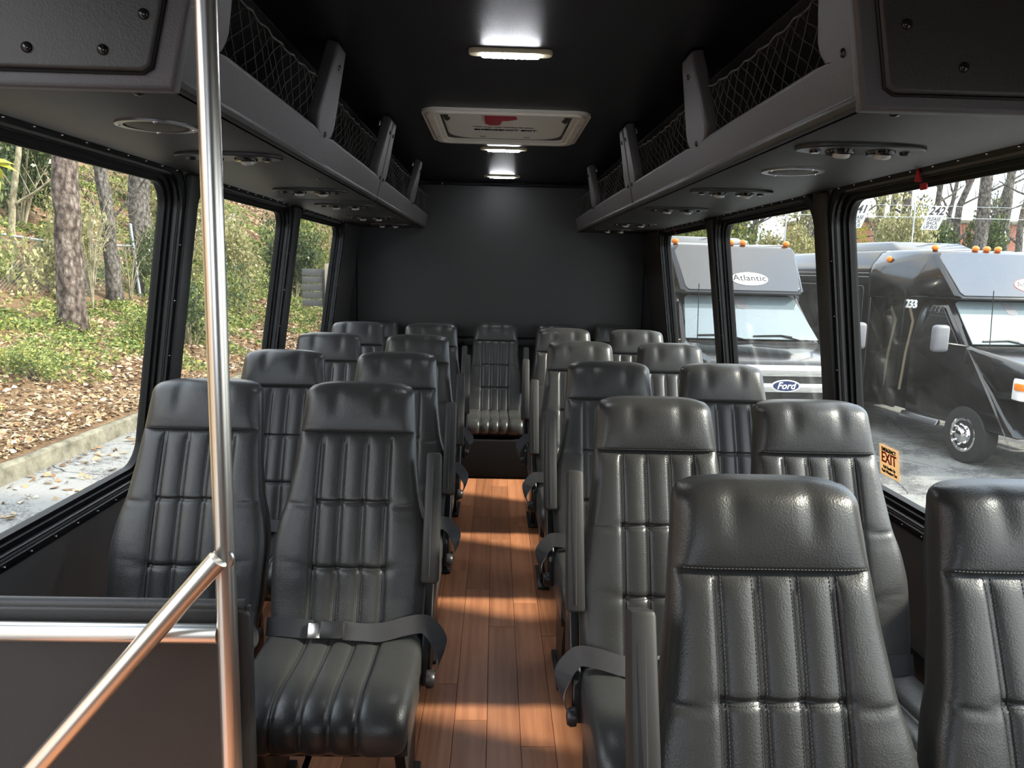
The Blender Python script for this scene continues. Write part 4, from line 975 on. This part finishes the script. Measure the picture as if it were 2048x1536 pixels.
    for s in (-1, 1):
        g = G().add(*hull([(s*.70, .02, .95), (s*.70, .02, 1.22), (s*.96, .16, 1.25), (s*.97, .16, .98), (s*.70, .12, .95), (s*.70, .12, 1.22), (s*.95, .3, 1.25), (s*.95, .3, .98)], .015)); h_ = g.obj('headlight', 'lamp_clear', t, 30)
        g = G().box((s*.955, .16, 1.15), (.06, .16, .09), .015); g.obj('turn_signal', 'amber', h_)
        # wheels
        for wy in (.98, 5.55):
            wm2 = basis((s*.99, wy, .385), (0,1,0), (0,0,1), (s,0,0))
            g = G().lathe([(.20, -.22), (.36, -.22), (.385, -.18), (.388, -.04), (.372, .0), (.30, .012), (.225, .005)], 36, wm2); w_ = g.obj('tire', 'tire', t)
            g = G().lathe([(.225, .0), (.235, .012), (.215, .020), (.15, -.02), (.12, .035), (.085, .045), (.06, .075), (.01, .08)], 28, wm2); hb = g.obj('hubcap', 'chrome', w_)
            for k in range(8): a_ = 2*math.pi*k/8; g = G().lathe([(.016, 0), (.016, .035), (.008, .045)], 8, wm2 @ Matrix.Translation((.135*math.cos(a_), .135*math.sin(a_), .02))); g.obj('lug_nut', 'chrome', hb)
        g = G().tube([(s*.95, 1.15, 1.55), (s*1.20, 1.02, 1.58), (s*1.38, 1.05, 1.60)], .018, 8); mr_ = g.obj('mirror_arm', 'plastic', t)
        G().box((s*1.42, 1.06, 1.66), (.22, .12, .36), .05, None, 3).obj('mirror_head', 'mirror_grey', mr_)
        g = G().add(*plate([[(1.30, 1.56), (2.10, 1.56), (2.12, 2.06), (1.80, 2.06)]], .003, .004), basis((s*.885, 0, 0), (0,1,0), (0,0,1), (1,0,0)) @ Matrix.Rotation(R(s*9), 4, 'X') if False else basis((s*.955-s*.0, 0, 0), (0,1,0), (-s*.19,0,.98), (1,0,0)) @ Matrix.Translation((0, 0, 0)))
        g.v = [v+Vector((s*.30, 0, .03)) for v in g.v]; g.obj('cab_window', 'side_glass', t, 50)
        for k in range(4):
            y0 = 3.30+k*1.06; vs, fs = plate([rrect(y0, y0+.98, 1.45, 2.30, .07)], .003, .004); G().add(vs, fs, basis((s*1.152, 0, 0), (0,1,0), (0,0,1), (1,0,0))).obj('side_window', 'side_glass', t, 50)
        for zz in (2.50, 2.44): G().box((s*1.152, 5.35, zz), (.012, 4.3, .018), .004).obj('drip_strip', 'metal_grey', t)
        G().box((s*1.150, 5.35, 1.05), (.016, 4.35, .05), .006).obj('rub_rail', 'metal_grey', t)
        G().add(*hull([(s*.98, 1.45, .42), (s*1.06, 1.45, .40), (s*1.06, 2.25, .40), (s*.98, 2.25, .42), (s*.98, 1.45, .48), (s*1.02, 1.45, .48), (s*1.02, 2.25, .48), (s*.98, 2.25, .48)], .01)).obj('step', 'metal_grey', t)
    G().box((0, -.08, .60), (1.98, .14, .26), .05, None, 3).obj('bumper', 'chrome', t)
    G().tube([(-.80, .92, 1.50), (-.815, .95, 2.30)], .006, 5).obj('antenna', 'rubber', t)
    for q in (-.82, -.18, 0, .18, .82): G().ball((q, 2.16, 2.885), .050, (1, 1, .85), 12, 8).obj('marker_light', 'amber', t, 180)
    G().ball((-1.06, 2.85, 2.72), .050, (.8, 1, 1), 12, 8).obj('marker_light', 'amber', t, 180)
    g = G().add(*hull(sym([(.70, 3.1, 2.86), (.60, 3.5, 3.02), (.60, 4.7, 3.03), (.74, 5.1, 2.86)]), .04)); g.obj('roof_unit', 'paint', t, 30)
    # entry door on the passenger side: two glazed leaves, tan grab rails inside
    for y0, y1 in ((2.32, 2.70), (2.74, 3.12)):
        g = G(); ring(g, rrect(y0, y1, .50, 2.25, .03), rrect(y0+.045, y1-.045, .62, 2.18, .05), -.012, .012, basis((-1.10, 0, 0), (0,1,0), (0,0,1), (1,0,0))); dl = g.obj('door_leaf', 'paint', t)
        g = G().prism(rrect(y0+.04, y1-.04, .61, 2.19, .05), -.003, .003, basis((-1.10, 0, 0), (0,1,0), (0,0,1), (1,0,0))); g.obj('door_glass', 'pane', dl, 0)
    for yy, zt in ((2.50, 2.1), (2.92, 2.0)): G().tube([(-.92, yy, .75), (-.86, yy+.02, 1.3), (-.84, yy-.05, 1.8), (-.90, yy+.02, zt)], .022, 8).obj('entry_rail', 'tan', t, 60)
    text('lettering', number, .17, 'sign_white', t, basis((-1.06, 2.22, 2.06), (0,-1,0), (0,0,1), (-1,0,0)), bold=.002, ext=.012)
    return t
bus(3.48, 8.80, -1.10, R(2.5), 'black shuttle bus parked nose-on with chrome grille and white oval sign', (.12, False), '')
bus(7.40, 8.85, -1.10, R(6.0), 'black shuttle bus numbered 233, its entry side and front wheel showing', (.35, True), '233')

# ================================================================== outside: fence signs, building and woods beyond the lot
mat('sign_board', (.50,.50,.50), .6)
t = thing('wire_fence', 'tall wire fence behind the parked buses', 'fence', (6.0, 20.0, lotz(6, 20)))
inv = -t.location
for k in range(7): x = 4.2+k*3.4; G().tube([Vector((x, 20, lotz(x, 20)-.1))+inv, Vector((x, 20, 3.25))+inv], .020, 8).obj('post', 'galvanised', t, 60)
for zz, rr_ in ((2.92, .008), (3.22, .006), (1.9, .006)): G().tube([Vector((5.2, 20, zz))+inv, Vector((23.2, 20, zz+.05))+inv], rr_, 6).obj('wire', 'galvanised', t, 60)
for px_, num in ((11.53, '242'), (9.47, '241')):
    sg_ = thing('parking_sign', 'white slanted fence sign reading 242, in the middle of the large window' if num == '242' else 'white slanted fence sign cut off by the window pillar', 'sign', (px_, 19.982, 2.93), group='parking bay signs on the fence')
    sh = Matrix(((1, .36, 0, 0), (0, 1, 0, 0), (0, 0, 1, 0), (0, 0, 0, 1))); fm = basis((0,0,0), (1,0,0), (0,0,1), (0,-1,0)) @ sh
    G().add(*plate([rrect(-.235, .235, -.31, .31, .012, 2)], .004, .002), fm).obj('board', 'sign_board', sg_, 50)
    text('lettering', num, .29, 'ink', sg_, fm @ Matrix.Translation((0, .17, .008)), bold=.006, sx=.92)
    for k, w_ in enumerate(('PLEASE', 'BACK', 'UP BUS')): text('lettering', w_, .125, 'ink', sg_, fm @ Matrix.Translation((0, -.035-.105*k, .008)), bold=.001, sx=.92)
m = mat('brick', rough=.9); bt = N(m, 'ShaderNodeTexBrick', Scale=4.0); bt.inputs['Color1'].default_value = (.36,.13,.075,1); bt.inputs['Color2'].default_value = (.28,.10,.06,1); bt.inputs['Mortar'].default_value = (.38,.30,.25,1); bt.inputs['Mortar Size'].default_value = .012
v = coords(m, 'Object', (1,1,1)); sw = N(m, 'ShaderNodeSeparateXYZ'); cw = N(m, 'ShaderNodeCombineXYZ'); L(m, v, sw.inputs[0]); L(m, sw.outputs[0], cw.inputs[0]); L(m, sw.outputs[2], cw.inputs[1]); L(m, cw.outputs[0], bt.inputs['Vector']); L(m, bt.outputs['Color'], P(m).inputs['Base Color'])
t = thing('brick_building', 'low red brick building behind the fence and bare trees', 'building', (18, 34, .6))
G().box((0, 0, 1.45), (8.6, 4, 3.3)).obj('wall', 'brick', t); G().box((0, 0, 3.16), (8.8, 4.2, .16), .03).obj('coping', 'curb_concrete', t)
for q in (-2.6, 0, 2.6): G().box((q, -2.0, 1.3), (1.0, .06, 1.2), .02).obj('window', 'side_glass', t)
q = random.Random(9); TB = 'bare trees beyond the parking lot'
TR = [(1465, 25, .26), (1490, 30, .14), (1585, 24, .22), (1608, 27, .30), (1690, 26, .12), (1745, 25, .16), (1770, 28, .14), (1790, 24, .17), (1840, 26, .12), (1868, 30, .10), (1905, 27, .14), (1940, 23, .22), (1962, 29, .13), (1993, 26, .18), (2025, 28, .14), (2040, 24, .16)]
nm_ = ['broad', 'slim', 'straight', 'leaning', 'thin', 'forked', 'grey', 'tall', 'crooked', 'pale', 'twiggy', 'stout', 'narrow', 'branching', 'slender', 'dark']
for i, (px_, Y, r0) in enumerate(TR):
    x = (px_-992)/1500*Y*1.012; zb = lotz(x, Y)
    trunk('%s bare tree trunk beyond the lot, %s counted from the rear-wall end' % (nm_[i], ['first','second','third','fourth','fifth','sixth','seventh','eighth','ninth','tenth','eleventh','twelfth','thirteenth','fourteenth','fifteenth','last'][i]), x, Y, [(0,0,0), ((q.random()-.5)*.5, 0, 3), ((q.random()-.2)*1.0, 0, 6), ((q.random()-.3)*1.8, 0, 11)], r0, r0*.45, 'grey_bark', 'bare_tree',
          [(.22+.09*k, (q.random()-.4)*3.0, (q.random()-.5), .5+1.3*q.random(), .045) for k in range(6)], TB, zb, seg=10)
SB = 'shrubs beyond the parking lot'
for x, y, w, h, kd, lb in ((8.6, 22.5, 1.1, 1.9, 'pale_leaf', 'olive shrub beyond the lot, left of the 241 sign'), (10.6, 24.0, .9, 1.55, 'yellow_leaf', 'yellow green bush beyond the lot, below and between the two signs'), (12.2, 22.6, 1.2, 2.2, 'pale_leaf', 'olive bush right behind the 242 sign'),
                           (14.3, 24.5, 1.1, 2.0, 'dark_leaf', 'dark bush in front of the brick building'), (7.2, 24.0, 1.5, 2.6, 'green_leaf', 'green thicket beyond the lot, in the middle lot window'), (9.3, 23.2, .8, 1.2, 'yellow_leaf', 'bright yellow green bush beside the window pillar'),
                           (16.9, 26.0, 1.2, 2.3, 'dark_leaf', 'dark bush at the corner of the brick building'), (6.2, 27.0, 1.6, 3.0, 'pale_leaf', 'pale thicket above the nose-on bus'), (5.0, 24.5, 1.3, 2.2, 'green_leaf', 'green shrub above the rearmost lot window'), (8.0, 27.5, 1.6, 3.2, 'dark_leaf', 'tall dark thicket behind the thick trunks')):
    shrub(x, y, w, h, kd, lb, SB, lotz(x, y), int(x*3), True)
